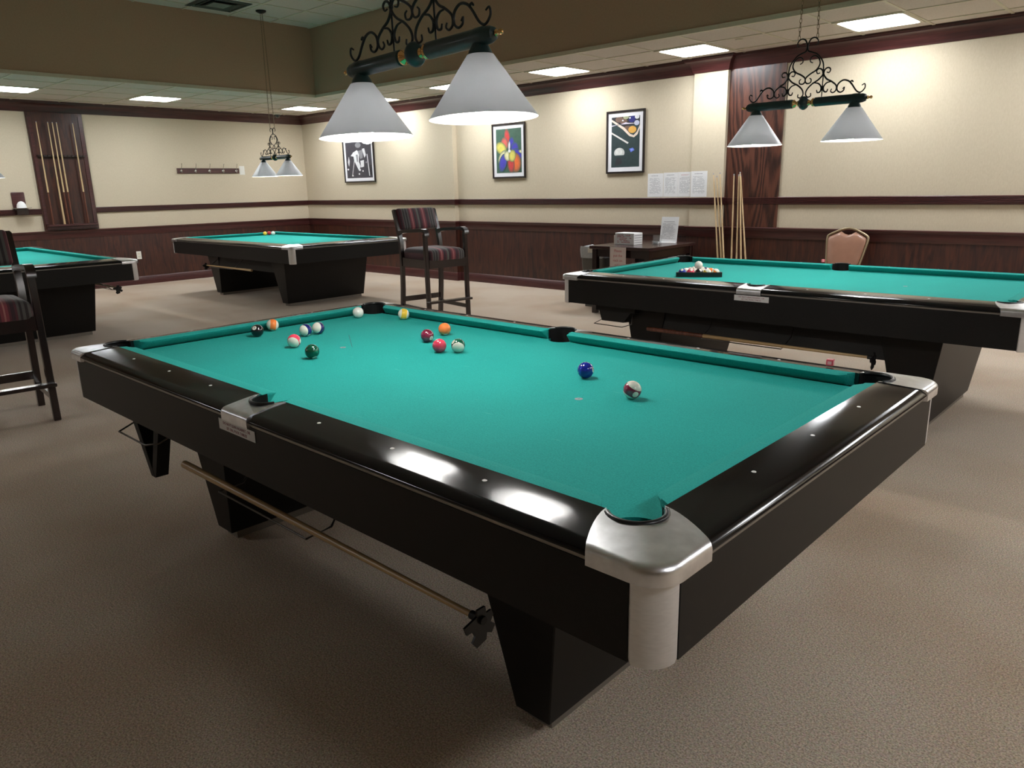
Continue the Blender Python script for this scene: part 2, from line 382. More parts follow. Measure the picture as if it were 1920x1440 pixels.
# ceiling: structural slabs, soffit faces, grid bars, tiles
ceil = empty('ceiling'); struct(ceil)
b = MB()
b.box((XW, YS, ZL+.03), (SX-.01, YW, ZL+.05)); b.box((SX2+.01, YS, ZL+.03), (XE, YW, ZL+.05))
b.box((SX-.01, SY+.01, ZL+.03), (SX2+.01, YW, ZL+.05)); b.box((SX-.01, YS, ZL+.03), (SX2+.01, SY2-.01, ZL+.05))
b.box((SX-.02, SY2-.02, ZH+.031), (SX2+.02, SY+.02, ZH+.05))
b.build('ceiling_slab', M['tile'], ceil, smooth=0)
b = MB()
b.box((SX-.02, SY2, ZL), (SX, SY+.02, ZH+.03)); b.box((SX, SY, ZL), (SX2, SY+.02, ZH+.03))
b.box((SX2, SY2, ZL), (SX2+.02, SY+.02, ZH+.03)); b.box((SX, SY2-.02, ZL), (SX2, SY2, ZH+.03))
b.build('bulkhead', M['soffit'], ceil, smooth=0)
b = MB()   # cream edge trim under the bulkhead
for (x0, y0, x1, y1) in ((SX-.022, SY2, SX+.012, SY+.022), (SX, SY-.012, SX2, SY+.022), (SX2-.012, SY2, SX2+.02, SY), (SX, SY2-.02, SX2, SY2+.012)):
    b.box((x0, y0, ZL-.010), (x1, y1, ZL+.030))
b.build('edge_trim', M['white_trim'], ceil, smooth=0)
tile_me = None; grid = MB()
def tile(x0, y0, x1, y1, z):
    global tile_me
    full = abs(x1-x0-.61) < .001 and abs(y1-y0-.61) < .001
    if full and tile_me:
        o = bpy.data.objects.new('ceiling_tile', tile_me); C.objects.link(o); o.parent = ceil
    else:
        t = MB(); hx, hy = (x1-x0)/2-.012, (y1-y0)/2-.012
        t.hexa([(-hx, -hy, -.004), (hx, -hy, -.004), (hx, hy, -.004), (-hx, hy, -.004)][::1], [(-hx-.006, -hy-.006, .006), (hx+.006, -hy-.006, .006), (hx+.006, hy+.006, .006), (-hx-.006, hy+.006, .006)])
        o = t.build('ceiling_tile', M['tile'], ceil, smooth=0)
        if full: tile_me = o.data
    o.location = ((x0+x1)/2, (y0+y1)/2, z+.006)
def cells(a, b, ph):
    out = [a]; k = math.floor((a-ph)/.61)+1
    while ph+k*.61 < b-.02:
        if ph+k*.61 > a+.02: out.append(ph+k*.61)
        k += 1
    out.append(b); return out
LIGHTS = []
def field(x0, y0, x1, y1, z, px, py, lights=(), detail=True):
    xs, ys = cells(x0, x1, px), cells(y0, y1, py)
    for i in range(len(xs)-1):
        for j in range(len(ys)-1):
            cx, cy = (xs[i]+xs[i+1])/2, (ys[j]+ys[j+1])/2
            if any(abs(cx-a) < .25 and abs(cy-c) < .25 for a, c in lights): continue
            if detail: tile(xs[i], ys[j], xs[i+1], ys[j+1], z)
    for x in xs[1:-1]: grid.box((x-.012, y0, z-.004), (x+.012, y1, z+.02))
    for y in ys[1:-1]: grid.box((x0, y-.012, z-.0045), (x1, y+.012, z+.0195))
R_L = [(-.51-1.83*k, 5.725) for k in (-3, -2, -1, 0, 1, 2, 3, 4)]
L_L = [(-9.56, 5.56), (-9.56, 3.12), (-9.56, 1.29), (-9.56, -.54)]
B_L = [(-7.2, -4.1), (-3.54, -4.1)]
E_L = [(3.6, 4.0), (3.6, 1.8), (3.6, -.4)]
field(SX, SY+.022, 2.5, YW-.10, ZL, -.51+.305, 5.725+.305, R_L)
field(XW+.08, -2.0, SX-.022, YW-.08, ZL, -9.56+.305, 5.56+.305, L_L)
field(SX, 1.0, -1.0, SY, ZH, -7.2, 3.6)
grid.build('ceiling_grid', M['white_trim'], ceil, smooth=0)

def rrect(hx, hy, r, n=4):
    pts = []
    for (cx, cy, a) in ((hx-r, hy-r, 0), (-hx+r, hy-r, 90), (-hx+r, -hy+r, 180), (hx-r, -hy+r, 270)):
        pts += arc(cx, cy, r, a, a+90, n)
    return pts
def make_panel():
    t = empty('ceiling_light')
    f = MB(); fo = rrect(.297, .297, .004, 1)[::1]; 
    out = [( .3, .3), (-.3, .3), (-.3, -.3), (.3, -.3)]
    ins = rrect(.272, .272, .045, 4)
    # frame: ring between the square outside and the rounded opening
    oo = []
    for x, y in ins:
        s_ = .3/max(abs(x), abs(y)); oo.append((x*s_, y*s_))
    f.loft([[(x, y, .012) for x, y in oo], [(x, y, -.010) for x, y in oo], [(x, y, -.010) for x, y in ins], [(x, y, .006) for x, y in ins]], True, False)
    f.build('frame', M['white_trim'], t)
    d = MB(); d.prism(rrect(.276, .276, .048, 4), .000, .006); d.build('diffuser', M['panel_light'], t)
    return t
pan = make_panel(); first = True
LLAB = {(-.51, 0): 'lit square ceiling panel above the bare wall right of the oak board',
        (-2.34, 0): 'lit square ceiling panel directly over the pilaster with the leaning cues',
        (-4.17, 0): 'lit square ceiling panel above the framed rack-and-cue-ball picture',
        (-6.0, 0): 'lit square ceiling panel half hidden behind the nearer big lampshade',
        (-7.83, 0): 'lit square ceiling panel hidden behind the farther shade of the nearest lamp',
        (1.32, 0): 'lit square ceiling panel cut off at the top right corner of the photo',
        (-9.56, 5.56): 'lit square ceiling panel nearest the far corner, beside the small dome camera',
        (-9.56, 3.12): 'lit square ceiling panel above the coat hooks on the left wall',
        (-9.56, 1.29): 'lit square ceiling panel above the wall cue rack, cut by the left edge'}
for (x, y) in R_L+L_L+B_L+E_L:
    if first: t = pan; first = False
    else: t = copy_tree(pan)
    t.location = (x, y, ZL)
    key = (round(x, 2), 0) if y == 5.725 else (x, y)
    lab = LLAB.get(key)
    if lab: tag(t, lab, 'ceiling light', 'square ceiling light panels')
    else: tag(t, 'lit square ceiling panel outside the photographed part of the room', 'ceiling light', 'square ceiling light panels')

# crown moulding, chair rail, wainscot: profiles run along the walls
def run(name, prof, path, m, closed=False, inset=True, parent=None):
    """prof: list of (out, z); path: plan polyline with the room on its right-hand side; mitred"""
    b = MB(); n = len(path); rings = []
    for i, p in enumerate(path):
        p = Vector(p)
        d0 = (p-Vector(path[i-1])).normalized() if i > 0 else None
        d1 = (Vector(path[i+1])-p).normalized() if i < n-1 else None
        if d0 is None: nn = Vector((d1.y, -d1.x)); k = 1
        elif d1 is None: nn = Vector((d0.y, -d0.x)); k = 1
        else:
            n0 = Vector((d0.y, -d0.x)); n1 = Vector((d1.y, -d1.x)); nn = (n0+n1).normalized(); k = 1/max(.3, nn.dot(n0))
        rings.append([(p.x+nn.x*o*k, p.y+nn.y*o*k, z) for o, z in prof])
    b.loft(rings, True, True)
    return struct(b.build(name, m, parent))
yj = YW-.08; yp = YW-.07
right_path = [(XW, yj), (-6.72, yj), (-6.72, YW), (-2.65, YW), (-2.65, yp), (-2.235, yp), (-2.235, YW), (XE, YW)]
left_path = [(XW, YS), (XW, yj)]
crown = [(0, 2.606), (.012, 2.606), (.016, 2.625), (.022, 2.635), (.030, 2.665), (.048, 2.695), (.075, 2.715), (.088, 2.722), (.092, 2.735), (.105, 2.74), (.108, 2.756), (0, 2.756)]
rail_p = [(0, 1.165), (.018, 1.165), (.018, 1.17)]
for k in range(5):
    z = 1.174+k*.0145
    rail_p += [(.020, z), (.027, z+.003), (.027, z+.0085), (.020, z+.0115)]
rail_p += [(.018, 1.247), (0, 1.247)]
cap_p = [(0, .80), (.022, .80), (.026, .806), (.026, .885), (.040, .895), (.044, .905), (.044, .914), (.036, .919), (0, .919)]
wains = [(0, .12), (.016, .12), (.016, .801), (0, .801)]
base_p = [(0, 0), (.028, 0), (.028, .115), (.022, .128), (.012, .132), (0, .132)]
def both(nm, prof, mx, my, i):
    if nm == 'baseboard': run('baseboard_right', prof, right_path, mx); run('baseboard_left', prof, left_path, my)
    else: run('trim_%d' % i, prof, right_path, mx); run('trim_%d' % (i+1), prof, left_path, my)
both('trim', crown, M['mahog_x'], M['mahog_y'], 1)
both('trim', rail_p, M['mahog_x'], M['mahog_y'], 3)
both('trim', cap_p, M['mahog_x'], M['mahog_y'], 5)
both('trim', wains, M['panel'], M['panel'], 7)
both('baseboard', base_p, M['mahog_x'], M['mahog_y'], 0)
b = MB(); b.box((-2.235, YW-.022, .915), (-1.60, YW+.01, 2.61), bev=.002); struct(b.build('trim_9', M['oak'], smooth=0))
# thin vertical joints of the wall panels (wood veneer and wall covering)
b = MB()
for x in (-9.2, -7.95, -5.45, -4.1, -1.45, -.2, 1.05):
    y = yj if x < -6.72 else YW
    b.box((x-.0015, y-.0175, .135), (x+.0015, y-.0155, .80))
for y in (-1.2, .05, 1.3, 2.55, 3.8, 5.05): b.box((XW+.0155, y-.0015, .135), (XW+.0175, y+.0015, .80))
struct(b.build('trim_10', M['black_matte'], smooth=0))

# ================================================================== BILLIARD TABLES
def rail_ring(xf, prof): return [(xf(o), o, z) for o, z in prof]
def cushion(parent, T, nose0, a0, a1, k0, k1, zb=.77, wood_off=.052):
    """cushion along local +x from a0 to a1 at the nose; local y grows towards the rail; k: how far the back runs past the nose end"""
    prof = [(0, .807), (wood_off*.45, .8115), (wood_off, .8115), (wood_off, zb), (.034, zb), (.013, .7935), (.0012, .8035)]
    zoff = zb-.77
    b = MB(); rings = []
    st0 = [(1.0, wood_off), (.62, .024), (.28, .007), (.08, .0012), (0, 0)]
    for t, push in st0: rings.append([(a0-k0*t, max(d, push), z) for d, z in prof])
    for t, push in st0[::-1]: rings.append([(a1+k1*t, max(d, push), z) for d, z in prof])
    b.loft([[(x, y+nose0, z) for x, y, z in r] for r in rings], True, True, T)
    return b.build('cushion', M['felt'], parent, 50)
def drop(q):
    '''how far the rail top falls towards the outside (q: 0 inner edge, 1 outer edge)'''
    q = max(0, min(1, q)); return .0175*(q**1.35)
def cap_strip(b, inner, outer, zoff, WX, WY, HX, HY, roll=.017):
    '''cast metal cap: cross-sections from the pocket edge to the outer edge, rolled over at the outside'''
    rings = []; n = len(inner)
    for i in range(n):
        I, O = Vector(inner[i]), Vector(outer[i]); ln = (O-I).length; edge = min(i, n-1-i)/(n*.25)
        ts = [0, .15, .3, .45, .6, .7]+[1-q/ln for q in (.022, .017, .012, .008, .005, .0025, .001, 0) if q/ln < .28]
        while len(ts) < 14: ts.insert(6, .7+.0001*len(ts))
        ring = [(I.x, I.y, .762+zoff)]
        for t in ts:
            P = I.lerp(O, t)
            if edge < 1:   # the joint with the wooden rail is curved in plan
                tt = t**1.6 if i < n/2 or True else t
                e = 1-edge
                if abs(O.y-HY) < .004 and i < n/2: P.x = I.x+(O.x-I.x)*(t*(1-e)+tt*e)
                elif abs(O.x-HX) < .004 and i > n/2: P.y = I.y+(O.y-I.y)*(t*(1-e)+tt*e)
            qx = max(0, (P.x-WX)/(HX-WX)); qy = max(0, (P.y-WY)/(HY-WY)); q = (qx**5+qy**5)**.2
            d = (1-t)*ln; z = .8145-drop(q)
            if d < roll: z -= (roll-math.sqrt(max(0, roll*roll-(roll-d)**2)))*.8
            ring.append((P.x, P.y, z+zoff))
        ring.append((O.x, O.y, .762+zoff)); rings.append(ring)
    b.loft(rings, True, True)
def black_rail(parent, T, y0, y1, xi0, xo0, xi1, xo1, zt=.812):
    """wooden rail top; xi/xo: end positions at the inner and outer edge (curved joint)"""
    w = y1-y0
    prof = [(o_, zt-drop(o_/w)) for o_ in (0, w*.15, w*.3, w*.45, w*.6, w*.75, w*.87)]+[(w-.010, zt-.0205), (w-.004, zt-.025), (w, zt-.031), (w, .779), (w-.006, .775), (0, .775)]
    def xe(xi, xo, o): t = o/w; return xi+(xo-xi)*(t**1.6)
    b = MB()
    nseg = 6; rings = []
    for i in range(nseg+1):
        q = i/nseg
        rings.append([(xe(xi0, xo0, o)*(1-q)+xe(xi1, xo1, o)*q, y0+o, z) for o, z in prof])
    b.loft(rings, True, True, T)
    return b.build('rail', M['black_gloss'], parent, 40)
RZ = lambda a: Matrix.Rotation(math.radians(a), 4, 'Z')
MXI = Matrix.Scale(-1, 4, (1, 0, 0)); MYI = Matrix.Scale(-1, 4, (0, 1, 0))

def billiard_table(name, loc, label, HX, HY, NX, NY, pockets, leg_out, leg_in, leg_hy, zoff=0, rz=0, group='billiard tables'):
    t = empty(name, (loc[0], loc[1], 0), rz); tag(t, label, 'billiard table', group)
    WX, WY = NX+.05, NY+.05
    if pockets:
        cp = [(sx*(NX+.020), sy*(NY+.020)) for sx in (1, -1) for sy in (1, -1)]; rp = .060
        # bed outline with bites for the pockets (local, CCW)
        poly = []
        X, Y = WX+.01, WY+.01
        def bite(cx, cy, a0, a1): return arc(cx, cy, rp, a0, a1, 10)
        poly += [(-NX+.045, -Y), (-.058, -Y)]+[(x, y) for x, y in arc(0, -NY-.055, .058, 180, 0, 10)]+[(.058, -Y), (NX-.045, -Y)]
        poly = []
        poly += bite(-(NX+.02), -(NY+.02), 95, -5)+arc(0, -NY-.055, .058, 178, 2, 8)
        poly += bite(NX+.02, -(NY+.02), 185, 85)+bite(NX+.02, NY+.02, 275, 175)
        poly += arc(0, NY+.055, .058, -2, -178, 8)+bite(-(NX+.02), NY+.02, 5, -95)
        b = MB(); b.prism(poly, .735+zoff, .770+zoff); b.build('playing_surface', M['felt'], t, 0)
    else:
        b = MB(); b.box((-WX-.01, -WY-.01, .735+zoff), (WX+.01, WY+.01, .770+zoff)); b.build('playing_surface', M['felt'], t, 0)
    TZ = Matrix.Translation((0, 0, zoff))
    for sy in (1, -1):
        T = TZ @ (Matrix() if sy > 0 else MYI)
        if pockets:
            cushion(t, T, NY, .072, NX-.088, .014, .046); cushion(t, T, NY, -(NX-.088), -.072, .046, .014)
            ro = .815-.812
            black_rail(t, T, WY, HY, .075, .075, NX-.030, NX+.020); black_rail(t, T, WY, HY, -(NX-.030), -(NX+.020), -.075, -.075)
        else:
            cushion(t, T, NY, -NX, NX, .05, .05)
            black_rail(t, T, WY, HY, -NX+.02, -NX-.02, NX-.02, NX+.02)
    for sx in (1, -1):
        T = TZ @ (RZ(-90) if sx > 0 else RZ(90))
        if pockets:
            cushion(t, T, NX, -(NY-.088), NY-.088, .046, .046)
            black_rail(t, T, WX, HX, -(NY-.030), -(NY+.020), NY-.030, NY+.020)
        else:
            cushion(t, T, NX, -NY, NY, .05, .05)
            black_rail(t, T, WX, HX, -NY+.02, -NY-.02, NY-.02, NY+.02)
    # metal corner caps with a rounded outside corner and a pocket bite
    rc = .065
    for sx in (1, -1):
        for sy in (1, -1):
            S = Matrix.Diagonal((sx, sy, 1, 1)); T = TZ @ S
            hx, hy = HX+.002, HY+.002
            pc = (NX+.022, NY+.022); rr = .0585; nn = 24
            if pockets: inner = [(NX-.029, WY+.001)]+arc(pc[0], pc[1], rr, 122, -32, nn-2)+[(WX+.001, NY-.029)]
            else: inner = [(NX-.019, WY+.001)]+arc(WX-.006, WY-.006, .007, 80, 10, nn-2)+[(WX+.001, NY-.019)]
            # outer edge: straight, round corner, straight
            s1 = hx-rc-(NX+.021); s2 = hy-rc-(NY+.021); al = rc*PI/2; tot = s1+al+s2; outer = []
            for k in range(nn+1):
                d = tot*k/nn
                if d < s1: outer.append((NX+.021+d, hy))
                elif d < s1+al: a_ = PI/2-(d-s1)/rc; outer.append((hx-rc+rc*math.cos(a_), hy-rc+rc*math.sin(a_)))
                else: outer.append((hx, hy-rc-(d-s1-al)))
            b = MB(); cap_strip(b, inner, outer, zoff, WX, WY, HX, HY); bmesh.ops.transform(b.bm, matrix=S, verts=b.bm.verts[:])
            cap = b.build('corner_cap', M['alu'], t, 40)
            if pockets:
                b = MB()
                pts = [(x, y, .811+zoff) for x, y in arc(pc[0], pc[1], rr-.001, 135, -45, 16)]
                b.tube(pts, .0065, 8, T=S); b.build('rim', M['rubber'], cap, 60)
                b = MB()   # dark pocket cup below
                ra = arc(pc[0], pc[1], rr-.0035, 152, -62, 16)
                b.loft([[(x, y, .812+zoff) for x, y in ra], [(x*.999, y*.999, .74+zoff) for x, y in ra], [(pc[0]+(x-pc[0])*.9, pc[1]+(y-pc[1])*.9, .655+zoff) for x, y in ra]], False, False, S)
                b.lathe([(.001, 0), (rr+.012, 0), (rr+.012, .012), (.001, .012)], 20, S @ Matrix.Translation((pc[0]-.005, pc[1]-.005, .648+zoff)), caps=False)
                b.build('pocket', M['pocket'], cap, 60)
            # vertical corner column, bulging outwards
            b = MB(); cx, cy = HX-.070, HY-.070; rco = .060
            ring = [(cx-.006, cy+rco-.004), (cx, cy+rco)]+arc(cx, cy, rco, 88, 2, 8)+[(cx+rco, cy), (cx+rco-.004, cy-.006), (cx+rco-.03, cy-.006), (cx-.006, cy+rco-.03)]
            zt, zb = .763+zoff, .592+zoff
            b.loft([[(x, y, zt) for x, y in ring], [(x, y, zb+.012) for x, y in ring], [((x-cx)*.93+cx, (y-cy)*.93+cy, zb) for x, y in ring]], True, True, T @ Matrix.Translation((0, 0, -zoff)))
            b.build('corner_column', M['alu_dull'], t, 40)
    # aprons
    az0, az1 = .598+zoff, .764+zoff
    ay, ax = HY-.022, HX-.022
    for sy in (1, -1):
        b = MB(); b.hexa([(-HX+.075, -.012, az0), (HX-.075, -.012, az0), (HX-.075, .010, az0), (-HX+.075, .010, az0)], [(-HX+.075, -.012, az1), (HX-.075, -.012, az1), (HX-.075, .012, az1), (-HX+.075, .012, az1)], T=Matrix.Translation((0, sy*ay, 0)))
        b.build('apron', M['black_lam'], t, 0)
        b = MB(); b.box((-NX-.02, -.012, az1), (NX+.02, .017, az1+.011), bev=.002, T=Matrix.Translation((0, sy*ay, 0))); b.build('trim_strip', M['strip'], t, 0)
    for sx in (1, -1):
        b = MB(); b.box((-.012, -HY+.075, az0), (.012, HY-.075, az1), T=Matrix.Translation((sx*ax, 0, 0))); b.build('apron', M['black_lam'], t, 0)
        b = MB(); b.box((-.015, -NY-.02, az1), (.015, NY+.02, az1+.011), bev=.002, T=Matrix.Translation((sx*ax, 0, 0))); b.build('trim_strip', M['strip'], t, 0)
    # hidden carcass + beam between the pedestals
    b = MB(); b.box((-HX+.10, -HY+.10, .60+zoff), (HX-.10, HY-.10, .642+zoff)); b.box((-leg_in-.02, -leg_hy-.03, .42), (leg_in+.02, leg_hy+.03, .60+zoff))
    b.build('base_frame', M['black_matte'], t, 0)
    for sx in (1, -1):
        b = MB(); lo, li, lh = leg_out, leg_in, leg_hy
        zt = .60+zoff
        b.hexa([(li, -lh, .035), (lo, -lh, .035), (lo, lh, .035), (li, lh, .035)], [(li-.12, -lh-.05, zt), (lo+.08, -lh-.05, zt), (lo+.08, lh+.05, zt), (li-.12, lh+.05, zt)], bev=.003, T=Matrix.Diagonal((sx, 1, 1, 1)))
        lg = b.build('leg', M['black_lam'], t, 0)
        b = MB(); b.box((li+.015, -lh+.03, 0), (lo-.016, lh-.03, .036), T=Matrix.Diagonal((sx, 1, 1, 1))); b.build('foot', M['strip'], lg, 0)
    # side pocket caps
    if pockets:
        for sy in (1, -1):
            S = Matrix.Diagonal((1, sy, 1, 1))
            hy = HY+.002
            pcy = NY+.062; rr = .056
            a = arc(0, pcy, rr, 196, 344, 14) ; a = [(x, 2*pcy-y) for x, y in a]   # opening to the table centre, bowl towards the rail
            inner = [(-.0745, WY+.001)]+a+[(.0745, WY+.001)]; no = len(inner)
            outer = [(-.0765+.153*k/(no-1), hy) for k in range(no)]
            b = MB(); cap_strip(b, inner, outer, zoff, WX+9, WY, HX+9, HY); bmesh.ops.transform(b.bm, matrix=S, verts=b.bm.verts[:])
            cap = b.build('side_cap', M['alu'], t, 40)
            b = MB(); pts = [(x, y, .812+zoff) for x, y in a]; b.tube(pts, .005, 8, T=S); b.build('rim', M['rubber'], cap, 60)
            b = MB(); sg_ = 1 if a[0][0] > 0 else -1; a2 = [(sg_*.059, WY-.014)]+[(x*.945, y-.003) for x, y in a]+[(-sg_*.059, WY-.014)]; b.loft([[(x, y, .812+zoff) for x, y in a2], [(x*.98, y, .74+zoff) for x, y in a2], [(x*.9, y-.003, .655+zoff) for x, y in a2]], False, False, S)
            b.lathe([(.001, 0), (rr+.012, 0), (rr+.012, .012), (.001, .012)], 20, S @ Matrix.Translation((0, pcy, .648+zoff)), caps=False)
            b.build('pocket', M['pocket'], cap, 60)
    # sights let into the rails
    sg = MB(); sg.lathe([(.0062, -.0015), (.0062, .0008), (.0055, .0012), (.0001, .0012)], 12); so = None
    step = NX/4
    pts = [(i*step, sy*(NY+.094)) for i in (-3, -2, -1, 0, 1, 2, 3) for sy in (1, -1) if not (i == 0 and pockets)]+[(sx*(NX+.094), j*step) for j in (-1, 0, 1) for sx in (1, -1)]
    for (x, y) in pts:
        if so is None: so = sg.build('sight', M['pearl'], t, 0); o = so
        else: o = so.copy(); C.objects.link(o); o.parent = t
        o.location = (x, y, .8115+zoff-drop(.34)-.0002)
    return t

def spots(t, xs, z=.770):
    for x in xs:
        b = MB(); pr = arc(0, 0, .013, 0, 345, 23); pi = arc(0, 0, .004, 0, 345, 23)
        b.loft([[(a, c, 0) for a, c in pr], [(a, c, .0004) for a, c in pr], [(a, c, .0004) for a, c in pi], [(a, c, 0) for a, c in pi]], True, False, cyc=True)
        o = b.build('spot', M['ink_grey'], t, 0); o.location = (x, 0, z+.0002); o['label'] = 'small worn grey spot sticker'
def sticker(t, x, y, z, wd, ht):
    b = MB(); b.box((-wd/2, -.0004, -ht/2), (wd/2, .0004, ht/2)); s = b.build('sticker', M['paper'], t, 0); s.location = (x, y, z)
    s['label'] = 'white warning sticker with two lines of red capitals'
    text_mesh('lettering', 'DO NOT LEAN AGAINST, OR', .0125, M['ink_rose'], s, Matrix.Translation((0, -.0006, .006)) @ Matrix.Rotation(PI/2, 4, 'X'))
    text_mesh('lettering', 'SIT ON, POOL TABLES', .0125, M['ink_rose'], s, Matrix.Translation((0, -.0006, -.008)) @ Matrix.Rotation(PI/2, 4, 'X'))
def wire_bracket(t, pts, r=.0035, name='wire_bracket', m='wire'):
    b = MB(); b.tube(pts, r, 6); return b.build(name, M[m], t, 60)

T1 = billiard_table('pool_table', (0, 0), 'nearest pool table, teal cloth, black rails and big silver corner cap, balls scattered on it', 1.45, .815, 1.27, .635, True, .93, .81, .50)
spots(T1, (.635, -.635)); sticker(T1, -.01, -.8065, .739, .218, .034)
for x0, x1 in ((-.30, .235),):
    wire_bracket(T1, [(x0-.03, -.56, .60), (x0-.03, -.60, .50), (x0-.015, -.66, .447), (x0, -.755, .447), (x1, -.755, .447), (x1-.015, -.66, .447), (x1-.04, -.60, .50), (x1-.04, -.56, .60)])
# V-shaped strap of the triangle holder under the left end
b = MB()
for (p, q) in (((-1.285, -.60), (-1.125, .27)), ((-.985, .60), (-1.095, .27))):
    pass
b.hexa([(-1.140, -.665, .262), (-1.105, -.665, .262), (-1.105, -.61, .262), (-1.140, -.61, .262)], [(-1.325, -.665, .60), (-1.270, -.665, .60), (-1.270, -.61, .60), (-1.325, -.61, .60)])
b.hexa([(-1.135, -.664, .262), (-1.098, -.664, .262), (-1.098, -.611, .262), (-1.135, -.611, .262)], [(-1.000, -.664, .60), (-.950, -.664, .60), (-.950, -.611, .60), (-1.000, -.611, .60)])
h = b.build('triangle_holder', M['black_matte'], T1, 0)
wire_bracket(T1, [(-1.30, -.60, .60), (-1.33, -.62, .46), (-1.34, -.70, .425), (-1.06, -.70, .425), (-1.02, -.66, .43), (-1.00, -.62, .455), (-.98, -.60, .60)], .004)

b = MB(); b.box((-.0008, -.145, 0), (.0008, .145, .0004)); o = b.build('scratch', M['ink_dark'], T1, 0); o.location = (-.730, .105, .7702); o.rotation_euler = (0, 0, 1.01)
T2 = billiard_table('pool_table', (.0, 3.245), 'pool table at the right with racked balls and a tan chair behind it', 1.45, .815, 1.27, .635, True, .94, .81, .55, rz=.006)
spots(T2, (.635, -.635)); sticker(T2, .017, -.8065, .739, .218, .034)
wire_bracket(T2, [(-.34, -.56, .60), (-.34, -.62, .50), (-.33, -.755, .447), (.20, -.755, .447), (.20, -.62, .50), (.2, -.56, .60)])
b = MB(); b.box((-1.235, -.66, .54), (-.90, -.58, .60)); b.hexa([(-1.185, -.655, .465), (-1.00, -.655, .465), (-.93, -.50, .465), (-1.11, -.50, .465)], [(-1.21, -.66, .545), (-.93, -.66, .545), (-.90, -.48, .545), (-1.18, -.48, .545)])
b.build('ball_tray', M['black_matte'], T2, 0)
wire_bracket(T2, [(-1.19, -.60, .60), (-1.20, -.62, .47), (-1.255, -.655, .435), (-1.01, -.655, .432), (-.945, -.63, .455), (-.945, -.62, .54)], .0035)

T3 = billiard_table('carom_table', (-7.5, 3.76), 'pocketless carom table by the far corner with three balls in its far corner', 1.63, .88, 1.42, .69, False, .96, .83, .585, zoff=-.005)
T4 = billiard_table('carom_table', (-7.5, .31), 'pocketless carom table at the left edge behind the striped high chair', 1.63, .88, 1.42, .69, False, .96, .83, .585, zoff=-.005)
wire_bracket(T3, [(-.60, -.64, .57), (-.62, -.82, .44), (.05, -.82, .44), (.05, -.64, .57)], .004, m='wire')
wire_bracket(T4, [(.2, .64, .57), (.2, .82, .44), (.95, .82, .44), (.95, .64, .57)], .004, m='wire')

# mechanical bridges stored on the brackets
def bridge_stick(x0, x1, y, z, label, r0=.0145, r1=.0075, mt='ash', head=1):
    t = empty('mechanical_bridge', (x0, y, z)); tag(t, label, 'cue', 'bridge sticks stored under the tables')
    b = MB(); n = 14; Ln = x1-x0; d = 1 if Ln > 0 else -1
    b.tube([(Ln*i/n, 0, 0) for i in range(n+1)], [r0+(r1-r0)*min(1, i/n*1.05) for i in range(n+1)], 12); b.build('shaft', M[mt], t, 50)
    # notched plate
    b = MB(); pl = [(-.045, -.048), (-.020, -.052), (-.012, -.034), (.010, -.034), (.018, -.052), (.044, -.048), (.052, -.012), (.036, 0), (.052, .012), (.042, .034), (.020, .026), (.010, .044), (-.008, .046), (-.016, .028), (-.036, .036), (-.050, .010), (-.034, 0)]
    b.prism([(p[0]*.85, p[1]*.85) for p in pl], -.003, .003, Matrix.Translation((Ln+.002*d, 0, -.012)) @ Matrix.Rotation(PI/2, 4, 'Y') @ Matrix.Rotation(.5, 4, 'Z'))
    b.build('bridge_head', M['rubber'], t, 30)
    b = MB(); b.tube([(Ln-.03*d, 0, 0), (Ln+.012*d, 0, 0)], r1+.003, 10); b.build('ferrule', M['black_matte'], t, 50)
    return t
bridge_stick(-.60, .93, -.735, .4655, 'pale wooden bridge stick slung under the nearest table, thick end at left')
bs = bridge_stick(-.74, .72, 2.505, .4625, 'bridge stick with dark butt slung under the right-hand table', r0=.0145)
b = MB(); b.tube([(.0, 0, 0), (.42, 0, 0)], [.0150, .0138], 12); b.build('butt', M['cue_butt'], bs, 50)['label'] = 'dark red-brown butt'
bridge_stick(-6.95, -8.22, 2.945, .4555, 'bridge stick under the far carom table, pointing left')
bridge_stick(-7.30, -6.38, 1.125, .4755, 'bridge stick under the left-edge table, only its notched head showing')

# ================================================================== BALLS
R = .0286
ball_me = None
def img_dir(dx, dy):
    """direction seen at (dx right, dy up) on the disc of the ball, as a fixed world vector"""
    k = math.sqrt(max(0.0, 1-dx*dx-dy*dy)); return (CR*dx+CU*dy-CF*k).normalized()
def ball(loc, nm, label, group, col, kind, spot=(0, .3), pole=None, number=None, z=None, r=R):
    t_m = 'ball_'+nm
    m = bpy.data.materials.get(t_m) or ball_mat(nm, col, kind)
    b = MB(); b.sphere((0, 0, 0), r, 28, 16); o = b.build('ball', m, None, 80)
    o.name = 'cue_ball' if nm in ('cue', 'carom_white') else 'billiard_ball'
    sx = img_dir(*spot)
    if pole is not None:
        pz = img_dir(*pole); sx = (sx-pz*sx.dot(pz)).normalized()
    else:
        pz = Vector((0, 0, 1)); pz = (pz-sx*pz.dot(sx)).normalized()
    sy = pz.cross(sx)
    o.matrix_world = Matrix.Translation(loc) @ Matrix(((sx.x, sy.x, pz.x, 0), (sx.y, sy.y, pz.y, 0), (sx.z, sy.z, pz.z, 0), (0, 0, 0, 1)))
    tag(o, label, 'ball', group)
    if number:
        for q in (0,):
            Mx = Matrix.Translation((r*.995, 0, 0)) @ Matrix(((0, 0, 1, 0), (1, 0, 0, 0), (0, 1, 0, 0), (0, 0, 0, 1)))
            text_mesh('number', str(number), .0125 if number < 10 else .0105, M['ink_dark'], o, Mx, extrude=.0004)
    return o
G1 = 'balls scattered on the nearest table'
zb = .770+R
NAVY = (.008, .010, .13)
